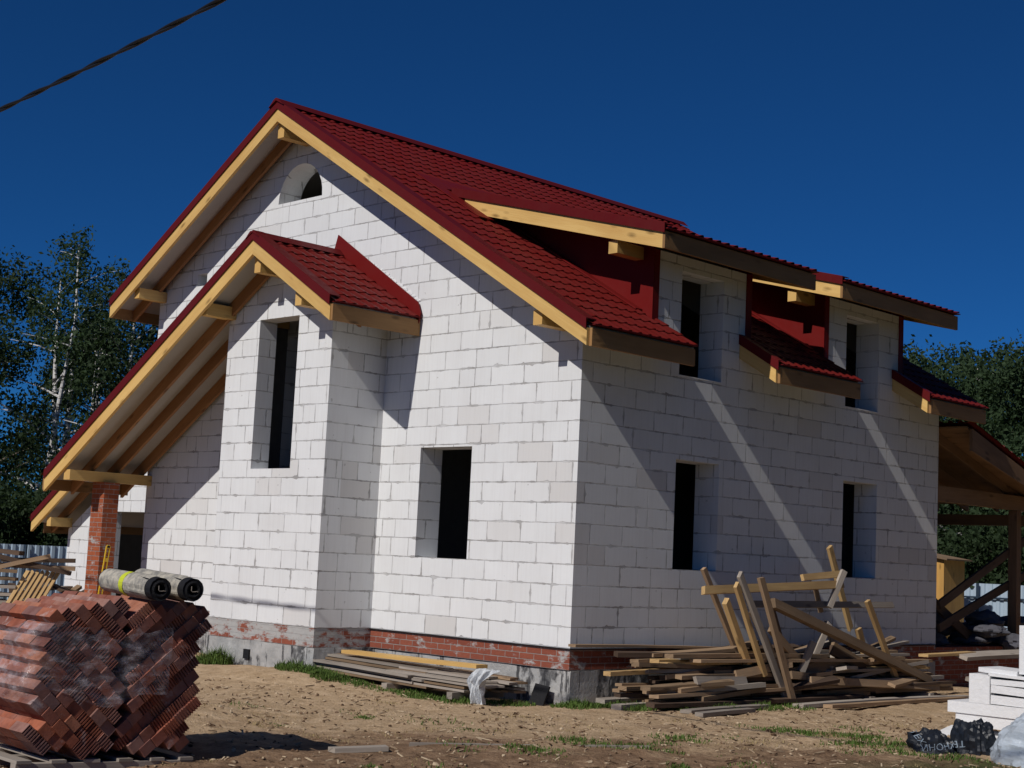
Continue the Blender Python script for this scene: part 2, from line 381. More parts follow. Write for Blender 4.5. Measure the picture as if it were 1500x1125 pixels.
# plinth and foundation
def strip(name, x0, x1, y0, y1, z0, z1, mat):
    mb = MB()
    a = [(x0, y0), (x1, y0), (x1, y1), (x0, y1)]
    for i in range(4):
        p, q = a[i], a[(i+1) % 4]; l = math.hypot(q[0]-p[0], q[1]-p[1])
        mb.face([(p[0], p[1], z0), (q[0], q[1], z0), (q[0], q[1], z1), (p[0], p[1], z1)], [(0, z0+.027), (l, z0+.027), (l, z1+.027), (0, z1+.027)])
    mb.face([(x0, y0, z1), (x1, y0, z1), (x1, y1, z1), (x0, y1, z1)]); mb.face([(x0, y1, z0), (x1, y1, z0), (x1, y0, z0), (x0, y0, z0)])
    return mb.build(name, M[mat], house)
strip('brick_plinth', XI-.01, -.006, .006, .4, -.258, -.014, 'plinth')
strip('brick_plinth', -.38, -.006, .402, L, -.258, -.014, 'plinth')
strip('brick_plinth', -6.166, XI-.006, -D+.006, 0, -.258, -.004, 'plinth_grey')
strip('brick_plinth', XL, -6.17, .006, .4, -.258, -.004, 'plinth_grey')
strip('damp_course', XI-.3, .008, -.01, .41, -.0135, -.001, None) if False else None
mb = MB(); mb.box(((XI+0)/2+.004, .2, -.007), (-XI+.03, .44, .013)); mb.box((-.19, L/2+.21, -.007), (.42, L-.43, .013)); mb.build('damp_course', M['black'], house)
def rough(mb, x0, x1, y0, y1, z0, z1):
    def f(p): n = noise.noise_vector(V(p)*4)*.014; return (p[0]+n.x, p[1]+n.y, p[2]+(n.z if p[2] > z0+.01 else 0)*.6)
    def grid(a, ua, ub, la, lb):
        na, nb = max(1, int(la/.12)), max(1, int(lb/.12)); a, ua, ub = V(a), V(ua), V(ub)
        for i in range(na):
            for j in range(nb):
                P = lambda s, t: f(a+ua*(la*s/na)+ub*(lb*t/nb))
                mb.face([P(i, j), P(i+1, j), P(i+1, j+1), P(i, j+1)], None, 0, True)
    grid((x0, y0, z0), (1, 0, 0), (0, 0, 1), x1-x0, z1-z0); grid((x1, y0, z0), (0, 1, 0), (0, 0, 1), y1-y0, z1-z0)
    grid((x0, y0, z1), (1, 0, 0), (0, 1, 0), x1-x0, y1-y0); grid((x0, y1, z0), (0, -1, 0), (0, 0, 1), y1-y0, z1-z0)
mb = MB(); rough(mb, XI-.3, -.0, .03, L, -1.1, -.266); mb.build('foundation', M['concrete'], house)
mb = MB(); rough(mb, -6.2, XI+.02, -D-.0, .1, -1.1, -.262); rough(mb, XL, -6.15, 0.02, .5, -1.1, -.262); mb.build('foundation', M['concrete'], house)
mb = MB(); mb.box((-5.17, -D-.016, -.45), (.13, .03, .13)); mb.build('air_vent', M['black'], house)

# metal tile sheets
def tiles(P0, A, B, la, lb, keep=None, per=.183, step=.28, amp=.02, jump=.019, na=8):
    P0, A, B = V(P0), V(A), V(B).normalized(); N = A.cross(B).normalized()
    if N.z < 0: N = -N
    mb = MB(); n = int(la/per*na); bs = []
    k = 0
    while k*step < lb:
        e = min((k+1)*step, lb)
        for t in (0, .3, .65, 1): bs.append((k*step+(e-k*step)*t, jump*(1-t*.95)*((e-k*step)/step)))
        k += 1
    vs = []; 
    for b, h in bs:
        for i in range(n+1):
            a = la*i/n; c = math.cos(2*math.pi*a/per); hh = h+amp*(c if c > -.4 else -.4)
            vs.append(P0+A*a+B*(b-.018*(c if h > .0 else 0))+N*hh)
    fs = []
    for j in range(len(bs)-1):
        for i in range(n):
            m = (vs[j*(n+1)+i]+vs[(j+1)*(n+1)+i+1])/2
            if keep is None or keep(m): fs.append([j*(n+1)+i, j*(n+1)+i+1, (j+1)*(n+1)+i+1, (j+1)*(n+1)+i])
    return vs, fs, N
def tile_obj(name, args, parent, mat='tile'):
    me = bpy.data.meshes.new(name); base = V(parent['_o']); vs = []; fs = []
    for a in args:
        v, f, N = tiles(**a) if isinstance(a, dict) else tiles(*a)
        nr = (v[f[0][1]]-v[f[0][0]]).cross(v[f[0][2]]-v[f[0][0]])
        if nr.z < 0: f = [list(reversed(q)) for q in f]
        o = len(vs); vs += v; fs += [[i+o for i in q] for q in f]
    me.from_pydata([tuple(p-base) for p in vs], [], fs); me.materials.append(M[mat]); me.update()
    o = bpy.data.objects.new(name, me); S.collection.objects.link(o); o.parent = parent; o['_o'] = tuple(base); return o
TH = .066
YF, YB = -.64, 9.02
def keep_main(p):
    x, y = p.x, p.y
    if x < -3.35: return True
    if x < -.02: return not any(a < y < b for a, b in DW)
    return y < 1.42 or 3.2 < y < 5.24 or 7.18 < y
c = 1/math.hypot(1, SM)
main = tile_obj('main_roof', [
    ((XE+.04, YF, zf(XE+.04)+TH), (0, 1, 0), (-1, 0, SM), YB-YF, (XE+.04-XR)/c, keep_main),
    ((XLE-.04, YF, zf(XLE-.04)+TH), (0, 1, 0), (1, 0, SM), YB-YF, (XR-XLE+.04)/c)], house)
def part(mb, name, mat, parent): return mb.build(name, M[mat] if isinstance(mat, str) else mat, parent)
YR = -.6189
for (xa, za, xb, zb_) in ((XR, ZR, XE, ZE), (XLE, ZLE, XR, ZR)):
    mb = MB(); mb.slope(xa, za, xb, zb_, YR, YR+.05, -.205, 0); part(mb, 'rake_board', 'wood', main)
    mb = MB(); mb.slope(xa, za, xb, zb_, YR-.022, YR-.012, -.012, .110); mb.slope(xa, za, xb, zb_, YR-.022, YR+.16, .110, .121); part(mb, 'rake_trim', 'trim', main)
    for y in (-.17,):
        mb = MB(); mb.slope(xa, za, xb, zb_, y, y+.05, -.21, -.02); part(mb, 'rafter', 'wood_ox', main)
    mb = MB(); mb.slope(xa, za, xb, zb_, YB-.06, YB-.01, -.2, 0); part(mb, 'rake_board', 'wood', main)
# deck under the tiles (membrane and boards) with the dormer cut-outs
mb = MB()
mb.slope(XLE, ZLE, XR, ZR, YR+.052, YB-.07, -.02, .03); mb.slope(XR, ZR, -3.35, zf(-3.35), YR+.052, YB-.07, -.02, .03)
for a, b, xe in ((YR+.052, 1.3, -.01), (3.41, 5.26, -.01), (7.45, YB-.07, -.01)): mb.slope(-3.348, zf(-3.348), xe, zf(xe), a, b, -.02, .03)
for a, b in ((YR+.052, 1.40), (3.22, 5.22), (7.2, YB-.07)): mb.slope(-.008, zf(-.008), XE-.005, zf(XE-.005), a, b, -.02, .03)
part(mb, 'roof_deck', 'membrane', main)
mb = MB(); mb.prism([(XR-.17, 0, ZR+TH-.02), (XR-.05, 0, ZR+TH+.075), (XR+.05, 0, ZR+TH+.075), (XR+.17, 0, ZR+TH-.02)], (0, 1, 0)) if False else None
for x, z in ((XR, ZR+TH),):
    pr = [(x-.18, YF-.03, z-.05), (x-.055, YF-.03, z+.06), (x, YF-.03, z+.08), (x+.055, YF-.03, z+.06), (x+.18, YF-.03, z-.05), (x, YF-.03, z+.04)]
    mb.prism(pr, (0, YB-YF+.06, 0))
part(mb, 'ridge_cap', 'trim', main)
for i, (a, b) in enumerate(((YR+.051, 1.38), (3.23, 5.22), (7.22, YB-.07))):
    mb = MB(); mb.box((XE+.02, (a+b)/2, ZE-.10), (.04, b-a, .215)); part(mb, 'eave_board', 'eave_wood', main)
    mb = MB(); mb.box((XE-.0, (a+b)/2, ZE+.045), (.17, b-a, .012)); part(mb, 'added_eave_flashing', 'trim', main)  # strip added to stop sun stripes leaking under the tile waves
    if i:
        mb = MB(); mb.slope(0.005, zf(0), XE, ZE, a-.045, a-.005, -.205, 0); part(mb, 'rafter', 'wood', main)
        mb = MB(); mb.slope(0.005, zf(0), XE+.05, zf(XE+.05), a-.065, a-.05, -.01, .12); mb.slope(0.005, zf(0), XE+.05, zf(XE+.05), a-.065, a+.06, .12, .13); part(mb, 'rake_trim', 'trim', main)
mb = MB(); mb.box((XLE-.02, (YR+YB)/2, ZLE-.10), (.04, YB-YR-.1, .2)); part(mb, 'eave_board', 'eave_wood', main)
def purlin(x, w_, zlo, zhi, y0, y1, parent): mb = MB(); mb.box((x+w_/2, (y0+y1)/2, (zlo+zhi)/2), (w_, y1-y0, zhi-zlo)); part(mb, 'purlin', 'wood', parent)
purlin(XR-.075, .15, ZR-.44, ZR-.22, -.535, -.002, main)
purlin(-.3466, .15, 3.876, 4.06, -.535, -.002, main)
purlin(-9.65, .15, 5.03, 5.20, -.53, .2, main)

# dormers
SDm = .2545; ZDE = 5.155
def zd(x): return ZDE+SDm*(XE-x)
XIN = -3.3
for (d0, d1), (w0, w1) in (((.70, 4.02), DW[0]), ((4.70, 8.0), DW[1])):
    cd_ = 1/math.hypot(1, SDm)
    dm = tile_obj('dormer_roof', [((XE+.05, d0-.02, zd(XE+.05)+.06), (0, 1, 0), (-1, 0, SDm), d1-d0+.04, (XE+.05+3.5)/cd_)], house)
    for ya in (d0, d1-.045):
        mb = MB(); mb.slope(-3.02, zd(-3.02), XE, ZDE, ya, ya+.045, -.205, 0); part(mb, 'rake_board', 'wood', dm)
    mb = MB(); mb.slope(-3.28, zd(-3.28), XE+.05, zd(XE+.05), d0-.03, d0-.018, -.005, .105); mb.slope(-3.28, zd(-3.28), XE+.05, zd(XE+.05), d0-.03, d0+.14, .105, .117); part(mb, 'rake_trim', 'trim', dm)
    mb = MB(); mb.box((XE+.02, (d0+d1)/2, ZDE-.10), (.04, d1-d0, .215)); part(mb, 'eave_board', 'eave_wood', dm)
    mb = MB(); mb.slope(-3.2, zd(-3.2), XE-.002, zd(XE), d0+.046, d1-.046, -.03, .03); part(mb, 'roof_deck', 'wood_ox', dm)
    mb = MB(); mb.box((XE-.0, (d0+d1)/2, ZDE+.04), (.17, d1-d0, .012)); part(mb, 'added_eave_flashing', 'trim', dm)  # flashing strip added here too, against sun coming through the waves
    purlin(-.31, .15, 4.985, 5.15, d0+.05, w0-.025, dm)
    for s, yy in ((-1, w0), (1, w1)):
        xs = [-.16, -3.05]; poly = [(.014, zf(.014)-.02), (.014, zd(.014)-.035), (-2.9, zd(-2.9)-.035), (-3.15, zf(-3.15)+.1), (-3.15, zf(-3.15)-.02)]
        mb = MB(); mb.prism([(x, yy+(s*.02 if s > 0 else -.02), z) for x, z in poly], (0, .02 if s < 0 else -.02, 0)); part(mb, 'cheek_cladding', 'sheet', dm)
        mb = MB(); mb.prism([(x, yy, z) for x, z in ((-.402, zf(-.402)), (-.402, zd(-.402)-.04), (-2.8, zd(-2.8)-.04), (-3.05, zf(-3.05)))], (0, -s*.1, 0)); part(mb, 'cheek_wall', 'membrane', dm)
        mb = MB(); mb.box((.008, yy-s*.05+s*.0, (zf(.05)+5.14)/2), (.012, .11, 5.10-zf(.05))); part(mb, 'corner_trim', 'sheet', dm)
        n_ = MB(); n_.slope(-3.1, zf(-3.1), -.15, zf(-.15), yy+s*.02, yy+s*.16, .095, .115); part(n_, 'step_flashing', 'sheet', dm)
    mb = MB(); mb.slope(-3.85, zf(-3.85), -3.2, zf(-3.2), d0-.25, d1+.25, .11, .122); mb.slope(-3.2, zf(-3.2), -2.45, zf(-2.45), d0-.25, d0+.05, .11, .122); part(mb, 'valley_flashing', 'sheet', dm)
    for x in (-.06,):
        mb = MB(); mb.box((-.35, (w0+w1)/2, 5.0), (.1, w1-w0-.02, .12)); part(mb, 'lintel_beam', 'wood_ox', dm)
mb = MB()
for w0, w1 in ((1.89, 2.8), (5.86, 6.77)): mb.box((-.2, (w0+w1)/2, 3.536), (.41, w1-w0-.01, .012))
part(mb, 'window_sill', 'foam', house)

# bay / porch roof
cr, cl = 1/math.hypot(1, SR), 1/math.hypot(1, SL)
bay = tile_obj('porch_roof', [
    ((BXE+.05, OB-.02, BZE-SR*.05+.06), (0, 1, 0), (-1, 0, SR), -OB+.02, (BXE+.05-BX)/cr),
    ((BXL-.05, OB-.02, BZL-SL*.05+.06), (0, 1, 0), (1, 0, SL), -OB+.02, (BX-BXL+.05)/cl)], house)
for xa, za, xb, z_ in ((BX, BZ, BXE, BZE), (BXL, BZL, BX, BZ)):
    mb = MB(); mb.slope(xa, za, xb, z_, OB, OB+.05, -.215, 0); part(mb, 'rake_board', 'wood', bay)
    mb = MB(); mb.slope(xa, za, xb, z_, OB-.022, OB-.012, -.012, .115); mb.slope(xa, za, xb, z_, OB-.022, OB+.16, .115, .127); part(mb, 'rake_trim', 'trim', bay)
    mb = MB(); mb.slope(xa, za, xb, z_, OB+.052, -.006, -.015, .025); part(mb, 'roof_deck', 'membrane', bay)
for y in (-1.06, -.60, -.14):
    for xa, za, xb, z_ in ((BX, BZ, BXE, BZE), (BXL, BZL, BX, BZ)):
        if y > -D and y != -.14 and xb == BXE: continue
        if y == -.14 and xb == BXE: continue
        x1 = xb; x0 = xa
        if y > -D and xb == BX: x1 = -6.18; z_ = zb(-6.18)
        mb = MB(); mb.slope(x0, za, x1, z_, y, y+.05, -.235, -.017); part(mb, 'rafter', 'wood_ox', bay)
mb = MB(); z = BZ+.06; mb.prism([(BX-.16, OB-.035, z-.05), (BX-.05, OB-.035, z+.05), (BX+.05, OB-.035, z+.05), (BX+.16, OB-.035, z-.05), (BX, OB-.035, z+.03)], (0, -OB, 0)); part(mb, 'ridge_cap', 'trim', bay)
mb = MB(); mb.box((BXE+.02, OB/2, BZE-.105), (.04, -OB-.03, .215)); part(mb, 'eave_board', 'eave_wood', bay)
mb = MB(); mb.box((BXE, OB/2, BZE+.035), (.17, -OB-.06, .012)); part(mb, 'added_eave_flashing', 'trim', bay)  # added strip closing the tile waves against the sun
mb = MB(); mb.box((BXL-.02, OB/2, BZL-.09), (.04, -OB, .2)); part(mb, 'eave_board', 'eave_wood', bay)
mb = MB(); mb.slope(-5.02, zb(BX)+.02, -4.84, zb(BX)+.02, -.05, -.035, .06, .30) if False else None
mb.prism([(-5.0, -.055, BZ+.04), (-3.02, -.055, zb(-3.02)-.02), (-2.98, -.055, zb(-2.98)+.14), (-3.05, -.055, zb(-3.05)+.26), (-4.9, -.055, BZ+.34)], (0, .02, 0))
part(mb, 'wall_flashing', 'sheet', bay)
mb = MB()
for i in range(40):
    t = (i+.5)/40; x = -4.3+1.25*t; z = zb(x)+.25+random.uniform(0, .035); r = random.uniform(.02, .04)
    pts = [(x+r*1.3*math.cos(a_)*random.uniform(.7, 1.2), -.001-.006*random.random()-.002, z+r*math.sin(a_)*random.uniform(.7, 1.2)) for a_ in [q*math.pi/4 for q in range(8)]]
    for q in range(8): mb.face([(x, -.014, z), pts[q], pts[(q+1) % 8]], None, 0, True)
part(mb, 'sealing_foam', 'foam', bay)
purlin(BX-.07, .14, BZ-.46, BZ-.235, OB+.1, -D-.003, bay)
purlin(-3.96, .14, 4.286, 4.50, OB+.1, -D-.003, bay)
purlin(-6.165, .16, 4.318, 4.50, OB+.07, -.01, bay)
purlin(-9.735, .19, 1.952, 2.115, OB+.05, .0-.003, bay)
# brick pillar (mortar patched)
mb = MB()
a = [(-9.83, -.92), (-9.45, -.92), (-9.45, -.65), (-9.83, -.65)]; u = 0
for i in range(4):
    p, q = a[i], a[(i+1) % 4]
    mb.face([(p[0], p[1], -.7), (q[0], q[1], -.7), (q[0], q[1], 1.95), (p[0], p[1], 1.95)], [(u, 0), (u+.38, 0), (u+.38, 2.65), (u, 2.65)]); u += .38
mb.face([(p_[0], p_[1], 1.95) for p_ in a]); mb.build('brick_pillar', M['pillar'], house)
# garage wing on the left
GY = 1.0
wall('garage_wall', [(-13.98, -.3), (-9.72, -.3), (-9.72, 3.75), (-13.98, 1.2)], [rect(-12.6, -10.4, -.25, 1.55)], lambda s, z, d: V((s, GY+d, z)), .3)
wall('garage_wall', [(GY+.3, -.3), (7, -.3), (7, 1.15), (GY+.3, 1.15)], [], lambda s, z, d: V((-13.98+d, s, z)), .3)
wall('garage_wall', [(-13.68, -.3), (-9.72, -.3), (-9.72, 3.7), (-13.68, 1.2)], [], lambda s, z, d: V((s, 7-d, z)), .3)
G0 = (-14.45, 1.32); G1 = (-9.75, 1.32+.607*4.7)
def zg(x): return G0[1]+.607*(x-G0[0])
cg = 1/math.hypot(1, .607)
gr = tile_obj('garage_roof', [((-14.5, GY-.55, zg(-14.5)+.06), (0, 1, 0), (1, 0, .607), 6.8, 4.75/cg)], house)
mb = MB(); mb.slope(*G0, *G1, GY-.53, GY-.48, -.2, 0); part(mb, 'rake_board', 'wood', gr)
mb = MB(); mb.slope(*G0, *G1, GY-.555, GY-.54, -.01, .12); part(mb, 'rake_trim', 'trim', gr)
mb = MB(); mb.slope(*G0, *G1, GY-.475, 7, -.02, .03); part(mb, 'roof_deck', 'membrane', gr)
mb = MB(); mb.slope(*G0, *G1, GY-.1, GY-.05, -.2, -.022); part(mb, 'rafter', 'wood_ox', gr)
mb = MB(); mb.box((-14.47, 4, 1.2), (.04, 6.5, .2)); part(mb, 'eave_board', 'eave_wood', gr)
purlin(-14.0, .15, zg(-14)-.36, zg(-14)-.19, GY-.45, GY-.003, gr)
mb = MB(); mb.box((-11.8, 4, -.45), (4.4, 6, .3)); part(mb, 'floor_slab', 'slab', house)
# rear terrace
M['terr'] = wood_mat('darkened_terrace_timber', (.30, .175, .09), (.23, .13, .068), (.14, .08, .04), .7, .1)  # rafter brown darkened, the shade under the terrace roof put into the wood
tr = tile_obj('terrace_roof', [((-9, L+.1, 3.56), (1, 0, 0), (0, 1, -.29), 9.55, 3.6)], house)
def ztr(y): return 3.47-.29*(y-L-.1)
mb = MB(); mb.prism([(.53, L+.12, ztr(L+.12)), (.53, 12.2, ztr(12.2)), (.53, 12.2, ztr(12.2)-.19), (.53, L+.12, ztr(L+.12)-.36)], (-.05, 0, 0)); part(mb, 'rake_board', 'terr', tr)
mb = MB(); mb.prism([(.47, L+.05, ztr(L)), (.47, 12.2, ztr(12.2)), (.47, 12.2, ztr(12.2)-.03), (.47, L+.05, ztr(L)-.03)], (-9.4, 0, 0)); part(mb, 'roof_deck', 'terr', tr)
for x in (-.1, -.7, -1.3, -1.9, -2.5):
    mb = MB(); mb.prism([(x, L+.05, ztr(L)-.035), (x, 12.1, ztr(12.1)-.035), (x, 12.1, ztr(12.1)-.2), (x, L+.05, ztr(L)-.2)], (-.05, 0, 0)); part(mb, 'rafter', 'terr', tr)
mb = MB(); mb.box((-.08, 10.45, 2.42), (.15, 3.58, .25)); part(mb, 'terrace_beam', 'terr', tr)
for x in (-3.6, -7.2): mb = MB(); mb.box((x, 10.4, 2.355), (.15, 3.4, .23)); part(mb, 'terrace_beam', 'terr', tr)
mb = MB(); mb.box((-4.2, 12.0, 2.14), (9.4, .15, .19)); part(mb, 'terrace_beam', 'terr', tr)
for x, y in ((-.08, 11.46), (-4.5, 12.0)): mb = MB(); mb.box((x, y, 1.12 if x > -1 else 1.02), (.16, .16, 2.33 if x > -1 else 2.05)); part(mb, 'terrace_post', 'terr', house)
strip('terrace_plinth', -9, -.01, L+.02, 12.3, -.9, -.05, 'plinth')
#@@REST
# ------------------------------------------------------------------ boards
def board(name, p0, p1, w_, t_, mat, label, cat='board', group=None, roll=0., warp=.006, hint=(0, 0, 1), kindmesh=None):
    p0, p1 = V(p0), V(p1); mid = (p0+p1)/2; d = p1-p0; ln = d.length; d.normalize()
    hint = V(hint); a = (hint-d*hint.dot(d))
    if a.length < .1: a = d.orthogonal()
    a.normalize(); b = a.cross(d)                      # a = thickness axis, b = width axis
    if roll: q = Matrix.Rotation(roll, 3, d); a = q @ a; b = q @ b
    mb = MB(); n = max(2, int(ln/.45)); rg = []; o = random.random()*6
    ph = random.random()*6; wp = random.uniform(-warp, warp)*ln
    c0, c1 = random.uniform(-.02, .02), random.uniform(-.02, .02)
    for i in range(n+1):
        t = i/n; x = (t-.5)*ln; bo = wp*math.sin(math.pi*t)+.0015*math.sin(ph+i*2.1)
        ww = w_/2*(1+.02*math.sin(ph+i*1.7)); sk = (c0 if i == 0 else c1 if i == n else 0)
        rg.append([(x-sk, -ww, -t_/2+bo), (x+sk, ww, -t_/2+bo), (x+sk, ww, t_/2+bo), (x-sk, -ww, t_/2+bo)])
    for i in range(n):
        for k in range(4):
            k2 = (k+1) % 4; A, B = rg[i], rg[i+1]; vv = [0, w_, w_+t_, 2*w_+t_, 2*w_+2*t_]
            mb.face([A[k], B[k], B[k2], A[k2]], [(A[k][0]+o, vv[k]+o), (B[k][0]+o, vv[k]+o), (B[k2][0]+o, vv[k+1]+o), (A[k2][0]+o, vv[k+1]+o)])
    for r, s_ in ((rg[0], 1), (rg[n], -1)):
        q = r if s_ > 0 else list(reversed(r)); mb.face(q, [(p[1]*.1+o, p[2]*6+p[1]*3+o) for p in q])
    ob = mb.build(name, M[mat])
    ob.matrix_world = Matrix(((d.x, b.x, a.x, mid.x), (d.y, b.y, a.y, mid.y), (d.z, b.z, a.z, mid.z), (0, 0, 0, 1)))
    return tag(ob, label, cat, group)
# faces were made for a (d, b, a) frame
LB = 'boards leaning on the lumber pile'
lean = [  # x, (y,z) start, (y,z) end, width, thick, material, label
 (.70, (1.65, .76), (4.82, .90), .105, .06, 'tan', 'long yellowish beam lying level across the top of the lumber frame below the first window'),
 (.56, (4.02, .97), (5.06, 1.05), .09, .05, 'tan', 'short yellow board wedged on top of the long level beam'),
 (.48, (1.92, 1.03), (2.88, -.26), .07, .05, 'old', 'brown leaning board at the left end of the lumber frame behind the thick stud'),
 (.86, (1.90, .64), (2.44, -.15), .09, .07, 'tan', 'thick short stud leaning at the left of the lumber pile with bright yellow edge'),
 (.97, (1.96, .85), (2.66, -.29), .075, .05, 'tan', 'narrow leaning batten just right of the thick short stud'),
 (1.0, (1.99, .98), (3.15, -.67), .085, .05, 'grey', 'greyish long board leaning to the ground behind the frontmost leaning board'),
 (1.12, (2.27, .95), (3.10, -.66), .095, .05, 'old', 'frontmost long board leaning over the lumber pile with its foot on the soil'),
 (.96, (2.77, .63), (6.80, -.45), .12, .09, 'old', 'heavy brown diagonal beam running down right across the lumber pile'),
 (.80, (4.43, .08), (5.98, -.43), .08, .05, 'old', 'thin board lying under the heavy diagonal beam'),
 (.63, (2.72, .60), (6.28, .63), .085, .05, 'grey', 'grey level crossboard behind the heavy diagonal beam'),
 (.40, (4.91, 1.42), (5.54, .27), .095, .05, 'tan', 'tallest yellow upright board leaning on the house wall beside the second window'),
 (.72, (4.80, 1.09), (4.48, .58), .09, .045, 'grey', 'grey board tilted left over the right end of the long level beam'),
 (.68, (4.52, .36), (4.12, -.2), .09, .045, 'grey', 'left leg of the small trestle under the heavy diagonal beam'),
 (.62, (4.50, .36), (4.92, -.1), .09, .045, 'grey', 'right leg of the small trestle under the heavy diagonal beam'),
 (.50, (4.42, .86), (4.62, .50), .07, .04, 'old', 'short batten hanging below the long level beam near its right end'),
 (.93, (5.08, .69), (5.96, -.46), .09, .05, 'tan', 'bright yellow leaning board at the right of the lumber pile'),
 (.70, (5.23, .29), (5.47, -.12), .115, .05, 'tan', 'wide short board with pointed top standing in the right part of the lumber pile'),
 (.92, (3.78, .13), (3.53, -.28), .10, .045, 'grey', 'short grey board standing slanted in the middle of the lumber pile'),
 (.97, (3.20, -.29), (5.14, -.45), .10, .05, 'old', 'brown beam lying low at the front of the lumber pile'),
 (1.05, (3.52, -.36), (6.88, -.53), .10, .06, 'old', 'long brown beam lying lowest at the front of the lumber pile'),
 (.92, (2.06, -.27), (3.30, -.15), .105, .06, 'old', 'short thick board lying at the feet of the leaning boards'),
 (1.02, (1.14, -.31), (2.18, -.34), .10, .05, 'grey', 'grey notched board lying low at the left front of the lumber pile'),
 (.80, (2.55, .52), (3.35, -.40), .10, .045, 'old', 'dark leaning plank behind the frontmost leaning board'),
 (.74, (3.05, .30), (4.05, -.35), .12, .05, 'old', 'wide weathered plank sloping down under the heavy diagonal beam at its upper end'),
 (.58, (3.30, .52), (3.72, -.18), .09, .045, 'dark_wood', 'dark short plank leaning behind the heavy diagonal beam'),
 (.86, (4.30, .02), (5.45, -.34), .13, .05, 'dark_wood', 'dark wide plank sloping right below the middle of the heavy diagonal beam'),
 (.84, (3.64, -.25), (4.76, -.16), .13, .05, 'old', 'wide brown board lying behind the short grey slanted board'),
]
for x, a, b, w_, t_, m, lab in lean:
    board('wooden_board', (x, *a), (x-.02, *b), w_, t_, m, lab, 'board', LB, hint=(1, -.15, .25), warp=.004)
# flat boards on the soil
def gz(x, y, dz): return (x, y, gh(x, y)+dz)
for (x0, y0, x1, y1, w_, t_, m, dz, lab) in [
 (1.30, 2.9, 1.25, 7.4, .15, .05, 'grey', .03, 'long grey plank lying on the soil in front of the lumber pile'),
 (1.48, 3.3, 1.36, 7.0, .12, .045, 'old', .03, 'brown plank lying on the soil alongside the long grey plank'),
 (1.35, .55, 1.25, 2.3, .14, .04, 'grey', .025, 'grey plank lying flat on the soil left of the leaning boards'),
 (1.62, .45, 1.45, 1.7, .12, .045, 'grey', .025, 'frontmost grey plank lying flat on the soil near the house corner'),
 (.72, .05, .60, 1.35, .12, .06, 'grey', .03, 'pale plank on the soil at the foot of the house corner'),
 (2.15, -4.4, 3.3, -2.45, .06, .03, 'grey', .012, 'thin pale lath lying on the foreground soil'),
 (2.05, -5.2, 2.25, -4.75, .13, .04, 'grey', .02, 'short pale plank end in the foreground soil beside the brick pallet')]:
    board('wooden_board', gz(x0, y0, dz), gz(x1, y1, dz), w_, t_, m, lab, 'board', 'planks lying on the soil')
# the low pile
random.seed(21)
board('wooden_board', (.14, -.12, .05), (.2, 3.4, -.02), .12, .03, 'old', 'dark top board of the low pile reaching out left along the block wall', 'board', 'boards of the low pile', warp=.012)
board('wooden_board', (.62, -.02, -.24), (.55, 2.3, -.22), .11, .05, 'tan', 'yellow end board jutting out left from the low pile at the house corner', 'board', 'boards of the low pile')
PL = 'weathered board stacked loosely in the low lumber pile along the side wall'
for li in range(10):
    z = -.585+li*.058
    k = 0; x = .16+random.uniform(0, .05); xm = 1.0-.028*li
    while x < xm:
        w_ = random.uniform(.09, .17)
        segs = [(random.uniform(.15, 1.5)+li*.04, random.uniform(3.6, 5.4))]
        if random.random() < .8: segs.append((segs[0][1]+random.uniform(.05, .5), random.uniform(6.3, 7.6)-li*.06))
        for y0, y1 in segs:
            if random.random() < .1: continue
            sl = random.uniform(-.025, .03)
            m = random.choice(['old', 'old', 'old', 'grey', 'old', 'dark_wood', 'old', 'tan', 'dark_wood'])
            board('wooden_board', (x+w_/2, y0, z+sl), (x+w_/2+random.uniform(-.06, .06), y1, z+random.uniform(-.02, .02)), w_*.97, random.choice([.035, .04, .05]), m, PL, 'board', 'boards stacked in the low pile', roll=random.uniform(-.06, .06), warp=.004)
        x += w_+random.uniform(0, .03)
random.seed(64)
ML = 'loose board lying askew on top of the low lumber pile'
for n_ in range(26):
    y = random.uniform(.6, 6.6); x = random.uniform(.35, 1.05); ln = random.uniform(.7, 2.2); tp = .02-.5*max(0, (x-.45)/.6)
    a = random.gauss(0, .22); pz = random.uniform(-.10, .16)
    board('wooden_board', (x-ln/2*math.sin(a), y-ln/2, tp-pz*.5+random.uniform(-.05, .05)), (x+ln/2*math.sin(a), y+ln/2, tp+pz*.5+random.uniform(-.05, .05)), random.uniform(.09, .15), random.uniform(.04, .06), random.choice(['old', 'old', 'old', 'grey', 'dark_wood']), ML, 'board', 'loose boards on the low pile', roll=random.uniform(-.3, .3), warp=.006)
for y in (1.2, 3.1, 5.0, 6.6): board('pile_bearer', (.15, y, -.66), (1.1, y, -.66), .1, .1, 'grey', 'squared timber bearer under the low lumber pile', 'beam', 'bearers under the low pile')
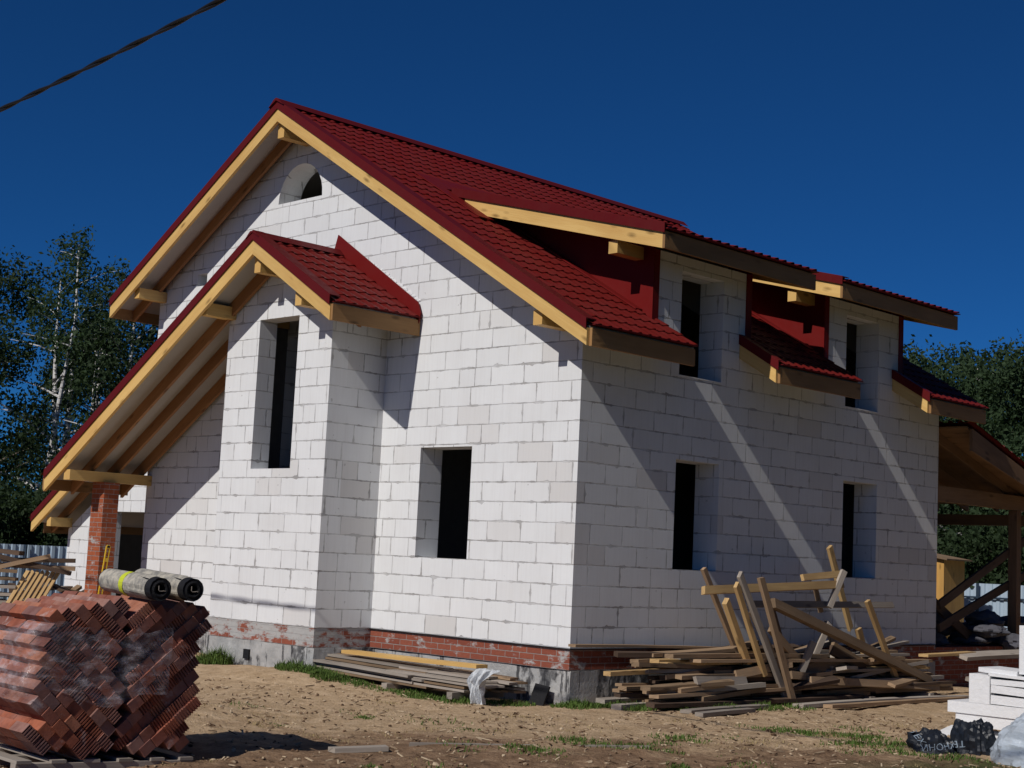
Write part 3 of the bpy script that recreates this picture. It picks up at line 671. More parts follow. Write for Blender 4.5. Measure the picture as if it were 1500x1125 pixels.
# planks in front of the plinth
random.seed(5)
FP = 'grey plank stacked flat on the ground in front of the brick plinth'
for li in range(6):
    z = -.56+li*.038
    for j in range(4):
        y = -.86+j*.19+random.uniform(-.03, .03)
        if li > 3 and j == 0: continue
        x0 = -4.3+random.uniform(0, .3)+(.15*j if li < 4 else 0); x1 = x0+random.uniform(2.3, 2.6)
        board('wooden_board', (x0, y, z+.03), (x1, y+random.uniform(-.04, .04), z-.02), .17, .028, random.choice(['grey', 'grey', 'old']), FP, 'board', 'planks stacked before the plinth', warp=.003)
        if li < 5: board('wooden_board', (x1-.35+random.uniform(-.2, .1), y+.05, z+.015), (-.72+random.uniform(-.22, .22), y+.06+random.uniform(-.05, .05), z), .17, .026, random.choice(['grey', 'grey', 'old']), FP, 'board', 'planks stacked before the plinth', warp=.003)
board('wooden_board', (-3.42, -.62, -.285), (-.98, -.50, -.285), .2, .045, 'wood', 'fresh yellow plank on top of the plank stack before the plinth', 'board', 'planks stacked before the plinth')
for x in (-3.4, -2.2, -1.0): board('plank_bearer', (x, -1.0, -.62), (x, -.15, -.62), .1, .08, 'grey', 'short bearer under the plank stack before the plinth', 'beam', 'bearers under the plank stack')
# dark board leaning at the right end of the plank stack
board('wooden_board', (-.38, -.16, -.72), (-.36, -.06, -.46), .24, .02, 'black', 'small black panel standing at the right end of the plank stack', 'board', hint=(0, 1, 0))

# lumps
def lump(name, c, rad, mat, seed, amp=.25, fr=2.2, nu=40, nv=24, flat=None, ridge=0.):
    mb = MB(); g = []
    for j in range(nv+1):
        th = math.pi*j/nv; row = []
        for i in range(nu+1):
            ph = 2*math.pi*(i % nu)/nu
            d = V((math.sin(th)*math.cos(ph), math.sin(th)*math.sin(ph), math.cos(th)))
            n = noise.noise(d*fr+V((seed, seed*2, 0))); q = d*fr*2.3+V((0, seed, 5))
            n2 = noise.noise(q); s_ = 1+amp*n+amp*.45*n2
            if ridge: s_ -= ridge*abs(noise.noise(d*fr*3.1+V((seed, 0, 9))))
            p = V((d.x*rad[0]*s_, d.y*rad[1]*s_, d.z*rad[2]*s_))
            if flat is not None and p.z < flat: p.z = flat
            row.append(p+V(c))
        g.append(row)
    for j in range(nv):
        for i in range(nu):
            mb.face([g[j][i], g[j+1][i], g[j+1][i+1], g[j][i+1]], [(i/nu, j/nv), (i/nu, (j+1)/nv), ((i+1)/nu, (j+1)/nv), ((i+1)/nu, j/nv)], 0, True)
    return mb
def plastic_mat(name, c, alpha, rough=.25, bumpd=.02, scale=14):
    k = NT(name, rough, .6); p = k.pos()
    n = k.noise(k.mapv(p, (1, 1, 2.2)), scale, 5, .65)
    k.col(k.mix(k.ramp(n, (.35, 0.), (.7, 1.)), c, tuple(min(1, x*1.3) for x in c)))
    tr = k.n('BsdfTransparent'); mx = k.n('MixShader'); k.put(k.math('ADD', k.math('MULTIPLY', k.ramp(n, (.45, 0.), (.75, 1.)), .42), alpha), mx.inputs[0])
    k.t.links.new(tr.outputs[0], mx.inputs[1]); k.t.links.new(k.b.outputs[0], mx.inputs[2])
    k.t.links.new(mx.outputs[0], k.t.nodes['Material Output'].inputs['Surface'])
    k.bump(n, bumpd, .9); return k.m
M['film'] = plastic_mat('stretch_film', (.56, .52, .55), .09, .16, .02, 8)
M['film_roll'] = plastic_mat('clear_plastic_film', (.50, .56, .62), .70, .22, .03, 3)
M['rag'] = plain('white_plastic_rag', (.62, .64, .66), .4, .4, .25, 22, .02)
mb = MB(); nu, nv = 40, 44; g = []
for jj in range(nv+1):
    t = jj/nv; row = []
    for ii in range(nu+1):
        q = ii/nu-.5; wd = .30-.10*t+.05*math.sin(t*7)
        f = .045*math.sin(q*17+t*3)+.03*math.sin(q*31-t*8)+.03*noise.noise(V((q*6, t*5, 2)))
        y = -.86-.20*min(1, t*2.2)+f*(.3+.7*min(1, t*2)); z = -.275-(max(0, t-.28)**1.05)*.62+.03*noise.noise(V((q*7, t*6, 5)))
        row.append(V((-.46+q*wd+.02*math.sin(t*9), y, max(z, gh(-.46, -1.06)+.01+.01*abs(q)))))
    g.append(row)
for jj in range(nv):
    for ii in range(nu): mb.face([g[jj][ii], g[jj][ii+1], g[jj+1][ii+1], g[jj+1][ii]], None, 0, True)
tag(mb.build('plastic_rag', M['rag'], loc=(-.47, -1.03, -.6), merge=True), 'crumpled white plastic rag hanging over the plank stack at the plinth', 'rag')

# ------------------------------------------------------------------ pallet of bricks
random.seed(11)
PA = V((1.67, -7.9, gh(1.67, -7.9)+.0)); PA.z = -.74
PU = V((.06, 1, -.03)).normalized(); PW = V((-1, .06, 0)).normalized(); PV = PU.cross(PW)*-1
if PV.z < 0: PV = -PV
def pq(u, v, w_): return PA+PU*u+PV*v+PW*w_
k = NT('fired_brick', .96, .06); r = k.rnd(); p = k.pos()
bc = k.ramp(r, (0, (.46, .155, .085)), (.3, (.36, .12, .075)), (.52, (.26, .11, .085)), (.72, (.50, .205, .12)), (.86, (.23, .125, .115)), (1, (.44, .24, .185)))
bc = k.mix(k.ramp(k.noise(p, 9, 5, .65), (.35, 0.), (.75, .65)), bc, (.12, .04, .03))
bc = k.mix(k.math('MULTIPLY', k.ramp(k.noise(p, 7.3, 4), (.55, 0.), (.7, 1.)), k.math('GREATER_THAN', k.wn(r, 4.), .62)), bc, (.50, .40, .38))
bc = k.mix(k.ramp(k.noise(p, 3.1, 5, .6), (.45, 0.), (.7, .4)), bc, (.36, .24, .22))
k.col(bc); k.bump(k.noise(p, 90, 4), .003, .7); M['brick'] = k.m
def brick_mesh(name, ribbed):
    a, b, c = .0612, .0432, .1225; mb = MB()
    if ribbed:
        prof = [(-a, -c)]; n = 5; pt = 2*a/n
        for i in range(n):
            x = -a+i*pt
            prof += [(x+pt*.14, -c), (x+pt*.22, -c+.018), (x+pt*.62, -c+.018), (x+pt*.70, -c)]
        prof += [(a, -c), (a, c), (-a, c)]
    else: prof = [(-a+.004, -c), (a-.004, -c), (a, -c+.004), (a, c), (-a, c), (-a, -c+.004)]
    mb.prism([(x, y, -b) for x, y in prof], (0, 0, 2*b), 0)
    o = mb.build(name, M['brick']); me = o.data; bpy.data.objects.remove(o)
    bm = bmesh.new(); bm.from_mesh(me)
    for v_ in bm.verts: v_.co += noise.noise_vector(v_.co*60)*.0015
    bm.to_mesh(me); bm.free(); return me
BM = [brick_mesh('brick', False), brick_mesh('brick_ribbed', True)]
UC = .80; AN = math.radians(42); cw, ch = .1255, .0895
def ul(v): return .13-.10*math.sin(min(1, max(0, (v-.1)/1.05))*math.pi*.9)+.035*math.sin(v*17)
def ur(v): return 1.50+.055*math.sin(min(1, max(0, (v-.05)/1.3))*math.pi*.62)
def vt(u): return 1.17+.15*math.sin(min(1.55, max(0, u*1.5+.1)))+.02*math.sin(u*9)
cells = []
for side in (0, 1):
    e1 = (math.cos(AN), -math.sin(AN)) if side == 0 else (math.cos(AN), math.sin(AN)); e2 = (math.sin(AN), math.cos(AN)) if side == 0 else (-math.sin(AN), math.cos(AN))
    o = (UC, .03) 
    for j in range(-14, 22):
        for i in range(-16, 17):
            ii = i+(.5 if j % 2 else 0)
            u = o[0]+e1[0]*ii*cw+e2[0]*j*ch; v = o[1]+e1[1]*ii*cw+e2[1]*j*ch
            if side == 0 and u > UC-.02: continue
            if side == 1 and u <= UC+.055: continue
            if v < .165 or u < ul(v)+.06 or u > ur(v)-.06 or v > vt(u): continue
            cells.append((side, i, j, u, v, e1, e2))
individual = []; rest = []
cset = {(c_[0], c_[1], c_[2]) for c_ in cells}
for c_ in cells:
    side, i, j, u, v, e1, e2 = c_
    for wl in range(4):
        edge_l = u < ul(v)+.19; edge_t = (side, i, j+1) not in cset and (side, i+1, j+1) not in cset or v > vt(u)-.10
        vis = wl == 0 or (edge_l and v > .1) or edge_t
        (individual if vis else rest).append((c_, wl))
individual.sort(key=lambda t: (t[1], 0)); rest += individual[300:]; individual = individual[:300]
def bmat(c_, wl):
    side, i, j, u, v, e1, e2 = c_
    random.seed(i*131+j*17+side*7+wl*1009)
    bul = .02*math.sin(j*1.3)+random.uniform(-.010, .010)
    P = pq(u+random.uniform(-.004, .004), v+random.uniform(-.003, .003), .13+wl*.252+bul+(.015 if side else 0))
    X = PU*e1[0]+PV*e1[1]; Z_ = PU*e2[0]+PV*e2[1]; Y_ = Z_.cross(X)
    if Y_.dot(PW) < 0: X = -X; Y_ = Z_.cross(X)
    q = Matrix.Rotation(random.uniform(-.025, .025), 3, Z_); X = q @ X; Y_ = q @ Y_
    return Matrix(((X.x, Y_.x, Z_.x, P.x), (X.y, Y_.y, Z_.y, P.y), (X.z, Y_.z, Z_.z, P.z), (0, 0, 0, 1)))
BRL = 'red clay brick stacked slanting in the film wrapped brick pallet'
for c_, wl in individual:
    side, i, j = c_[:3]
    rib = (noise.noise(V((i*.27+3, j*.9, side*5)))+.1*noise.noise(V((i, j, 2)))) > -.05 if wl == 0 else False
    ob = bpy.data.objects.new('brick', BM[1 if rib else 0]); S.collection.objects.link(ob); ob.matrix_world = bmat(c_, wl)
    tag(ob, BRL, 'brick', 'bricks stacked on the pallet')
bm = bmesh.new()
for c_, wl in rest:
    n0 = len(bm.verts); bm.from_mesh(BM[0]); bm.verts.ensure_lookup_table()
    bmesh.ops.transform(bm, matrix=bmat(c_, wl), verts=bm.verts[n0:])
me = bpy.data.meshes.new('inner_bricks'); bm.to_mesh(me); bm.free(); me.materials.clear(); me.materials.append(M['brick'])
ob = bpy.data.objects.new('inner_bricks', me); S.collection.objects.link(ob); tag(ob, 'further red bricks inside the pallet stack behind the outer ones', 'bricks', None, 'stuff')
pal = thing('wooden_pallet', 'grey wooden pallet under the stack of red bricks', 'pallet', tuple(pq(.75, 0, .5)))
def rbox(mb, u0, u1, v0, v1, w0, w1):
    mb.prism([pq(u0, v0, w0), pq(u1, v0, w0), pq(u1, v1, w0), pq(u0, v1, w0)], PW*(w1-w0))
for w0 in (0, .46, .92): mb = MB(); rbox(mb, .0, 1.5, .0, .075, w0, w0+.09); mb.build('bearer', M['grey'], pal)
for u0 in (0, .28, .56, .84, 1.12, 1.38): mb = MB(); rbox(mb, u0, u0+.12, .076, .1, -.01, 1.02); mb.build('deck_board', M['grey'], pal)
# stretch film
mb = MB(); nu, nv = 64, 30
def fp(i, j):
    s_ = i/nu*1.75-.55; t = j/nv
    lo = .56+.06*math.sin(s_*7)+.05*noise.noise(V((s_*4, 0, 3))); hi = 1.10+.05*math.sin(s_*5+1)+.07*noise.noise(V((s_*5, 9, 3)))
    v = lo+(hi-lo)*t
    n = .022*noise.noise(V((s_*7, v*9, 1)))+.012*noise.noise(V((s_*17+v*9, v*22, 4)))
    uL = ul(v)-.02
    if s_ < uL: return pq(uL-.02+n, v, .03+(uL-s_))
    return pq(s_, v, -.028+n)
for i in range(nu):
    for j in range(nv):
        mb.face([fp(i, j), fp(i+1, j), fp(i+1, j+1), fp(i, j+1)], None, 0, True)
tag(mb.build('stretch_film', M['film'], loc=tuple(pq(.5, .5, 0)), merge=True), 'torn clear stretch film wrapped round the upper half of the brick pallet', 'plastic film')

# roofing felt rolls
def felt_roll(c0, c1, rad, label, tape):
    c0, c1 = V(c0), V(c1); ax = (c1-c0).normalized(); t = thing('felt_roll', label, 'felt roll', tuple(c1), 'roofing felt rolls on the brick pallet')
    a = ax.orthogonal().normalized(); b = ax.cross(a); n = 40
    def ring(d, r, wob=0): return [c0+ax*d+(a*math.cos(2*math.pi*i/n)+b*math.sin(2*math.pi*i/n))*(r+wob*noise.noise(V((i*.6, d*5, 1)))) for i in range(n)]
    L_ = (c1-c0).length
    def shell(mb, rows):
        for A, B in zip(rows, rows[1:]):
            for i in range(n): i2 = (i+1) % n; mb.face([A[i], A[i2], B[i2], B[i]], None, 0, True)
    mb = MB(); shell(mb, [ring(.3, .036), ring(0, .036), ring(0, rad*.55), ring(-.004, rad*.75), ring(.0, rad), ring(L_*.3, rad, .004), ring(L_*.7, rad, .004), ring(L_, rad, .004), ring(L_-.004, rad*.8), ring(L_+.004, rad*.62), ring(L_-.002, .042), ring(L_-.4, .04)]); f = mb.build('felt', M['black'], t)
    mb = MB(); shell(mb, [ring(.02, rad+.004), ring(.06, rad+.006, .006), ring(L_*.35, rad+.005, .006), ring(L_*.6, rad+.006, .006), ring(L_-.13, rad+.005, .012), ring(L_-.10, rad+.002)]); mb.build('paper_wrapper', M['wrapper'], t)
    if tape:
        mb = MB(); shell(mb, [ring(L_*.42, rad+.009, .006), ring(L_*.50, rad+.010, .006)]); mb.build('tape_band', M['lime'], t)
    mb = MB(); mb.tube([c1+ax*.002+a*(.02*math.cos(q*.9))*(1-q*.05)+b*(.012*q-.04) for q in range(7)], .004, 6); mb.build('inner_end', M['grey'], t)
k = NT('wrapper_paper', .85, .15); p = k.pos(); k.col(k.mix(k.ramp(k.noise(p, 12, 5, .7), (.4, 0.), (.62, 1.)), (.50, .46, .38), (.23, .22, .20))); k.bump(k.noise(p, 30, 4), .006, .8); M['wrapper'] = k.m
M['lime'] = plain('lime_tape', (.62, .68, .04), .5, .3, .05)
felt_roll((.92, -6.80, .70), (1.93, -6.925, .665), .092, 'grey wrapped felt roll with a lime band lying on the brick pallet', True)
felt_roll((.92, -6.49, .71), (1.92, -6.615, .665), .092, 'plain grey wrapped felt roll behind the banded one on the brick pallet', False)
# spirit level leaning on the pillar
lv = thing('spirit_level', 'yellow spirit level leaning on the brick pillar', 'spirit level', (-9.36, -.8, -.1))
R_l = Matrix.Rotation(math.radians(-8), 3, 'X') @ Matrix.Rotation(math.radians(-14), 3, 'Y')
mb = MB()
for dy in (-.03, .03): mb.box(V((-9.36, -.93+dy*1, .50)), (.02, .016, .84), 0, None)
for z_ in (.02, .2, .42, .62, .83): mb.box((-9.36, -.93, z_+.08), (.018, .05, .06))
mb.build('body', M['yellow'], lv)
for z_ in (.03, .44, .81): mb = MB(); mb.box((-9.348, -.93, z_+.1), (.012, .042, .035)); mb.build('vial', M['black'], lv)
lv.rotation_euler = (math.radians(-6), 0, 0)

# ------------------------------------------------------------------ right foreground
FSL = 'foam slabs stacked at the right edge'
def slab(x0, y0, z0, dx, dy, dz, label, rot=(0, 0, 0)):
    mb = MB(); b = .006
    pr = [(-dx/2+b, -dy/2), (dx/2-b, -dy/2), (dx/2, -dy/2+b), (dx/2, dy/2), (-dx/2, dy/2), (-dx/2, -dy/2+b)]
    mb.prism([(p_[0], p_[1], -dz/2) for p_ in pr], (0, 0, dz)); o = mb.build('foam_slab', M['foam']); o.location = (x0+dx/2, y0+dy/2, z0+dz/2); o.rotation_euler = rot
    return tag(o, label, 'foam slab', FSL)
slab(3.62, 2.12, -.71, 1.3, .5, .05, 'thin white slab lying tilted on the soil at the foot of the foam stack', (.15, .02, .06))
slab(3.79, 2.32, -.575, 1.35, .6, .135, 'white foam slab at the bottom of the foam stack')
slab(3.70, 2.30, -.438, 1.4, .6, .125, 'white foam slab second from the bottom jutting out left of the stack')
slab(3.96, 2.30, -.311, .25, .6, .32, 'upright white foam block at the left end above the jutting slab')
slab(4.215, 2.31, -.310, 1.2, .6, .095, 'white foam slab right of the upright block, lowest of four', (0, .012, 0))
slab(4.22, 2.30, -.198, 1.2, .6, .085, 'white foam slab right of the upright block, second of four', (0, .03, 0))
slab(4.215, 2.305, -.090, 1.2, .6, .06, 'white foam slab right of the upright block, third of four', (0, -.004, 0))
slab(4.19, 2.30, -.015, 1.25, .6, .03, 'thin white foam slab right of the upright block, topmost of four', (0, .022, 0))
slab(4.05, 2.34, .028, .46, .5, .05, 'small thin white slab lying on top of the upright foam block', (0, .03, 0))
slab(4.52, 2.36, .045, .8, .6, .53, 'tall white foam block standing highest on the foam stack')
# black bag with lettering
M['bag'] = plain('black_bag_plastic', (.012, .015, .021), .42, .4, .3, 7, .006)
bmb = lump('x', (4.65, .28, -.68), (.28, .17, .25), 'bag', 2.7, .32, 1.5, 56, 34, -.12, .2)
b2 = lump('x', (5.00, .48, -.63), (.22, .17, .33), 'bag', 6.4, .35, 1.6, 48, 34, -.2, .2)
off = len(bmb.v); bmb.v += b2.v; bmb.f += [[i+off for i in f] for f in b2.f]; bmb.uv += b2.uv; bmb.mi += b2.mi; bmb.sm += b2.sm
bagR = thing('plastic_bag', 'crumpled black plastic bag with pale lettering in front of the foam stack', 'bag', (4.65, .7, -.72))
bag = bmb.build('bag_body', M['bag'], bagR)
bvh = BVHTree.FromPolygons([tuple(v_) for v_ in bmb.v], bmb.f)
M['ink'] = plain('pale_blue_ink', (.24, .30, .36), .6, .3, .25)
def lettering(txt, org, right, up, size, upside=True):
    cu = bpy.data.curves.new('t', 'FONT'); cu.body = txt; cu.size = 1; cu.resolution_u = 3
    to = bpy.data.objects.new('t', cu); S.collection.objects.link(to); dg = bpy.context.evaluated_depsgraph_get(); dg.update()
    me = bpy.data.meshes.new_from_object(to.evaluated_get(dg)); bpy.data.objects.remove(to)
    bm = bmesh.new(); bm.from_mesh(me); bmesh.ops.triangulate(bm, faces=bm.faces)
    bmesh.ops.subdivide_edges(bm, edges=[e for e in bm.edges if e.calc_length() > .12], cuts=2); bmesh.ops.triangulate(bm, faces=bm.faces)
    right, up = V(right).normalized(), V(up).normalized(); nn = right.cross(up).normalized()
    if upside: right, up = -right, -up
    base = V(bagR['_o'])
    for v_ in bm.verts:
        q = V(org)+right*v_.co.x*size+up*v_.co.y*size+nn*.6
        h = bvh.ray_cast(q, -nn)
        v_.co = (h[0]+nn*.006 if h[0] else q-nn*.6)-base
    bm.to_mesh(me); bm.free(); me.materials.clear(); me.materials.append(M['ink'])
    o = bpy.data.objects.new('lettering', me); S.collection.objects.link(o); o.parent = bagR; o['_o'] = tuple(base)
rt = V((.71, .70, .16)); 
lettering('ТЕХНОНИ', (4.83, .49, -.53), rt, (-.1, .0, 1), .085)
lettering('ТЕХ', (4.49, .14, -.47), V((.3, .3, -.6)), (.5, .5, .3), .075, False)
M['pufoam'] = plain('hardened_mounting_foam', (.62, .42, .14), .85, .1, .25, 20, .01)
tag(lump('x', (4.56, .06, -.71), (.19, .045, .04), 'pufoam', 1.2, .35, 3, 36, 18, None).build('foam_chunk', M['pufoam'], loc=(4.44, .30, -.7)), 'elongated yellow chunk of hardened foam before the black bag', 'foam chunk')
mb = lump('x', (5.92, .55, -.74), (.78, .55, .66), 'film_roll', 4.4, .09, 1.6, 72, 60, None, .10)
tag(mb.build('plastic_film_bale', M['film_roll'], loc=(6.03, .72, -.7)), 'big crumpled bale of clear plastic film at the right edge', 'plastic film')

# ------------------------------------------------------------------ overhead cable
M['cable'] = plain('black_cable_sheath', (.012, .012, .016), .5, .3, .2)
mb = MB()
for ph in (0, math.pi):
    pts = []
    for i in range(240):
        x = -14+i*.12; z = 5.243+.035*x+.0028*(x*x-2*x*.5); y = -7.02-.036*(x-.5)
        pts.append((x, y+.012*math.cos(x*5+ph), z+.012*math.sin(x*5+ph)))
    mb.tube(pts, .0135, 8)
tag(mb.build('power_cable', M['cable'], loc=(.5, -7, 5.2)), 'black twisted power cable crossing the sky at the upper left', 'cable')

# ------------------------------------------------------------------ terrace things
random.seed(3)
M['sack'] = plain('dark_sack', (.10, .10, .115), .9, .1, .35, 6, .02)
for i in range(26):
    x = random.uniform(-2.6, .2); y = random.uniform(9.2, 11.9); lvl = random.choice([0, 0, 1, 1, 2])
    z = .06+lvl*.17-.03*abs(y-10.2)
    tag(lump('x', (x, y, z), (random.uniform(.25, .4), random.uniform(.2, .3), random.uniform(.1, .16)), 'sack', i*1.7, .35, 1.8, 20, 12, None, .15).build('rubble_sack', M['sack'], loc=(x, y, z-.1)), 'dark filled sack in the heap under the terrace roof', 'sack', 'sacks heaped on the terrace')
M['ply'] = wood_mat('yellow_plank', (.70, .40, .11), (.58, .32, .085), (.42, .23, .07), .6, .05)
shed = thing('wooden_shed', 'small yellow plank shed standing in the meadow behind the house corner', 'shed', (-5.9, 20.1, -.75))
mb = MB(); x0, y0 = -5.93, 19.6
mb.prism([(x0-1.1, y0, -.8), (x0, y0, -.8), (x0, y0, 1.50), (x0-1.1, y0, 1.66)], (0, 1.0, 0)); mb.build('shed_wall', M['ply'], shed)
mb = MB(); mb.prism([(x0-1.25, y0-.12, 1.70), (x0+.14, y0-.12, 1.495), (x0+.14, y0-.12, 1.53), (x0-1.25, y0-.12, 1.735)], (0, 1.24, 0)); mb.build('shed_roof', M['old'], shed)
mb = MB(); mb.box((x0-.55, y0-.02, .2), (.7, .03, 1.9)); mb.build('door', M['ply'], shed)
for (z0, z1, y0, y1, lab) in ((.62, 1.95, 9.0, 12.4, 'dark upper brace of timber sloping up across the terrace'), (.25, 1.30, 9.0, 12.4, 'dark lower brace of timber sloping up across the terrace')):
    board('timber_brace', (-.15, y0, z0), (-.15, y1, z1), .14, .05, 'dark_wood', lab, 'beam', 'timber braces on the terrace', hint=(1, 0, 0))
board('timber_brace', (-.3, 8.9, .75), (-.3, 10.4, .05), .16, .05, 'dark_wood', 'short dark brace sloping down below the plywood crate', 'beam', 'timber braces on the terrace', hint=(1, 0, 0))
board('wooden_board', (.85, 7.9, -.12), (.95, 10.9, -.08), .2, .06, 'grey', 'grey plank resting along the terrace edge behind the lumber pile', 'board', hint=(.3, 0, 1))
board('wooden_board', (1.15, 7.7, -.45), (1.3, 11.2, -.42), .25, .06, 'grey', 'lower grey plank lying before the terrace behind the lumber pile', 'board', hint=(.2, 0, 1))
board('wooden_board', (.72, 7.0, -.10), (.75, 8.4, -.07), .16, .04, 'tan', 'yellow short plank at the far right end of the lumber pile', 'board')

# ------------------------------------------------------------------ lumber at the left
random.seed(8)
PS = 'grey plank in the tidy stack left of the brick pillar'
for li in range(9):
    for j in range(3):
        board('wooden_board', (-11.9+j*.2, -2.9, -.55+li*.125), (-11.15+j*.22, -1.62+random.uniform(-.05, .05), -.55+li*.125), .18, .05, random.choice(['grey', 'old', 'grey']), PS, 'board', 'planks stacked left of the pillar')
for i in range(7):
    t = i/6; x0, y0 = -10.72+.12*t, -1.52+.48*t
    board('wooden_batten', (x0+.1, y0-.33, -.12-.02*t), (x0, y0+.06, .46), .055, .05, 'tan', 'pale batten leaning in the row left of the brick pillar', 'batten', 'pale battens leaning in a row', hint=(.7, -.7, 0))
mb = MB()
for li, (a, b, z0, z1, w_, lab) in enumerate((((-11.5, -2.4), (-10.35, -.9), .84, .45, .16, 'dark beam sloping down right on top of the left lumber heap'), ((-11.1, -1.95), (-10.5, -1.2), .46, .72, .13, 'short beam sloping up right on top of the left lumber heap'), ((-11.6, -2.3), (-10.3, -.85), .55, .53, .1, 'level pale beam across the left lumber heap'), ((-11.3, -1.6), (-10.5, -.75), .62, .66, .2, 'dark reddish plank lying highest at the right of the left lumber heap'), ((-11.6, -2.0), (-10.9, -1.5), .8, .74, .14, 'dark beam end at the left edge on top of the lumber heap'))):
    board('wooden_beam', (*a, z0), (*b, z1), w_, .07, ['dark_wood', 'old', 'old', 'dark_wood', 'dark_wood'][li], lab, 'beam', 'beams on the left lumber heap')
for i in range(14):
    x, y = random.uniform(-11.6, -10.6), random.uniform(-1.5, -.4); a = random.uniform(0, 3)
    board('wooden_board', (x, y, random.uniform(-.4, .3)), (x+math.cos(a)*.9, y+math.sin(a)*.9, random.uniform(-.4, .35)), .12, .05, random.choice(['dark_wood', 'old', 'grey']), 'offcut board tumbled in the heap behind the leaning slats', 'board', 'offcuts behind the slats')

# ------------------------------------------------------------------ fences
k = NT('corrugated_sheet', .45, .4); k.col((.40, .50, .60)); M['corr'] = k.m
def fence(a, b, z0, z1, label, n):
    a, b = V((*a, 0)), V((*b, 0)); f = thing('metal_fence', label, 'fence', (a.x, a.y, z0)); d = (b-a); ln = d.length; d.normalize(); nn = V((-d.y, d.x, 0))
    mb = MB(); per = .2; N_ = int(ln/per); pr = []
    for i in range(N_):
        for t, h in ((0, 0), (.3, 0), (.4, .03), (.8, .03), (.9, 0)): pr.append(a+d*(i+t)*per+nn*h)
    for p_, q in zip(pr, pr[1:]): mb.face([p_+V((0, 0, z0)), q+V((0, 0, z0)), q+V((0, 0, z1)), p_+V((0, 0, z1))], None)
    mb.build('corrugated_sheet', M['corr'], f)
    for z in (z0+.4, z1-.35): mb = MB(); mb.tube([a+V((0, 0, z))-nn*.05, b+V((0, 0, z))-nn*.05], .025, 6); mb.build('rail', M['dark_metal'], f)
    for i in range(n): mb = MB(); p_ = a+d*(ln*i/(n-1))-nn*.08; mb.tube([p_+V((0, 0, z0-.2)), p_+V((0, 0, z1+.0))], .04, 6); mb.build('post', M['dark_metal'], f)
M['dark_metal'] = plain('dark_blue_metal', (.03, .05, .08), .5, .3, .1)
fence((-24.5, 0.5), (-22.1, 12), -.9, .80, 'pale blue corrugated metal fence behind the left lumber heap', 6)
fence((-14, 21.8), (4, 22.3), -.9, .98, 'pale blue corrugated metal fence beyond the terrace', 8)

# ------------------------------------------------------------------ trees
def leaf_mat(name, a, b):
    k = NT(name, .7, .2); p = k.pos(); g = k.n('NewGeometry')
    k.col(k.mix(k.math('FRACT', k.math('MULTIPLY', k.noise(p, 3.1, 2), 7.)), a, b))
    tl = k.n('BsdfTranslucent'); tl.inputs[0].default_value = (b[0]*1.2, b[1]*1.3, b[2]*.7, 1)
    mx = k.n('MixShader'); mx.inputs[0].default_value = .25
    k.t.links.new(k.b.outputs[0], mx.inputs[1]); k.t.links.new(tl.outputs[0], mx.inputs[2]); k.t.links.new(mx.outputs[0], k.t.nodes['Material Output'].inputs['Surface'])
    return k.m
M['leaf_d'] = leaf_mat('dark_leaves', (.018, .034, .014), (.040, .066, .026))
M['leaf_m'] = leaf_mat('birch_leaves', (.025, .048, .020), (.050, .085, .032))
M['leaf_c'] = leaf_mat('willow_leaves', (.022, .044, .020), (.050, .082, .034))
k = NT('birch_bark', .8, .2); p = k.pos(); k.col(k.mix(k.ramp(k.noise(k.mapv(p, (1.5, 1.5, 7)), 1.4, 4, .7), (.52, 0.), (.6, 1.)), (.72, .70, .67), (.06, .055, .05))); M['birch'] = k.m
M['bark'] = plain('grey_bark', (.13, .11, .09), .9, .1, .4, 8, .02)
def crown_mesh(name, clumps, leaf, dens, mat):
    vs = []; fs = []; R = random.random; g = random.gauss
    for (c, r, sq) in clumps:
        n = int(dens*r**1.7)
        for _ in range(n):
            d = V((g(0, 1), g(0, 1), g(0, 1))); d.normalize(); rr = r*(R()**.45)*(1+.25*g(0, 1)*.6)
            p = V(c)+V((d.x*rr, d.y*rr, d.z*rr*sq))
            if R() < .25: p.z -= R()*r*.5
            a = V((g(0, 1), g(0, 1), g(0, .8))); a.normalize(); b = a.orthogonal().normalized(); b = Matrix.Rotation(R()*6.28, 3, a) @ b
            s_ = leaf*(.6+.8*R()); i = len(vs); e = a.cross(b)
            vs += [tuple(p-b*s_), tuple(p+e*s_*.5), tuple(p+b*s_), tuple(p-e*s_*.5)]; fs.append((i, i+1, i+2, i+3))
    me = bpy.data.meshes.new(name); me.from_pydata(vs, [], fs); me.materials.append(mat); return me
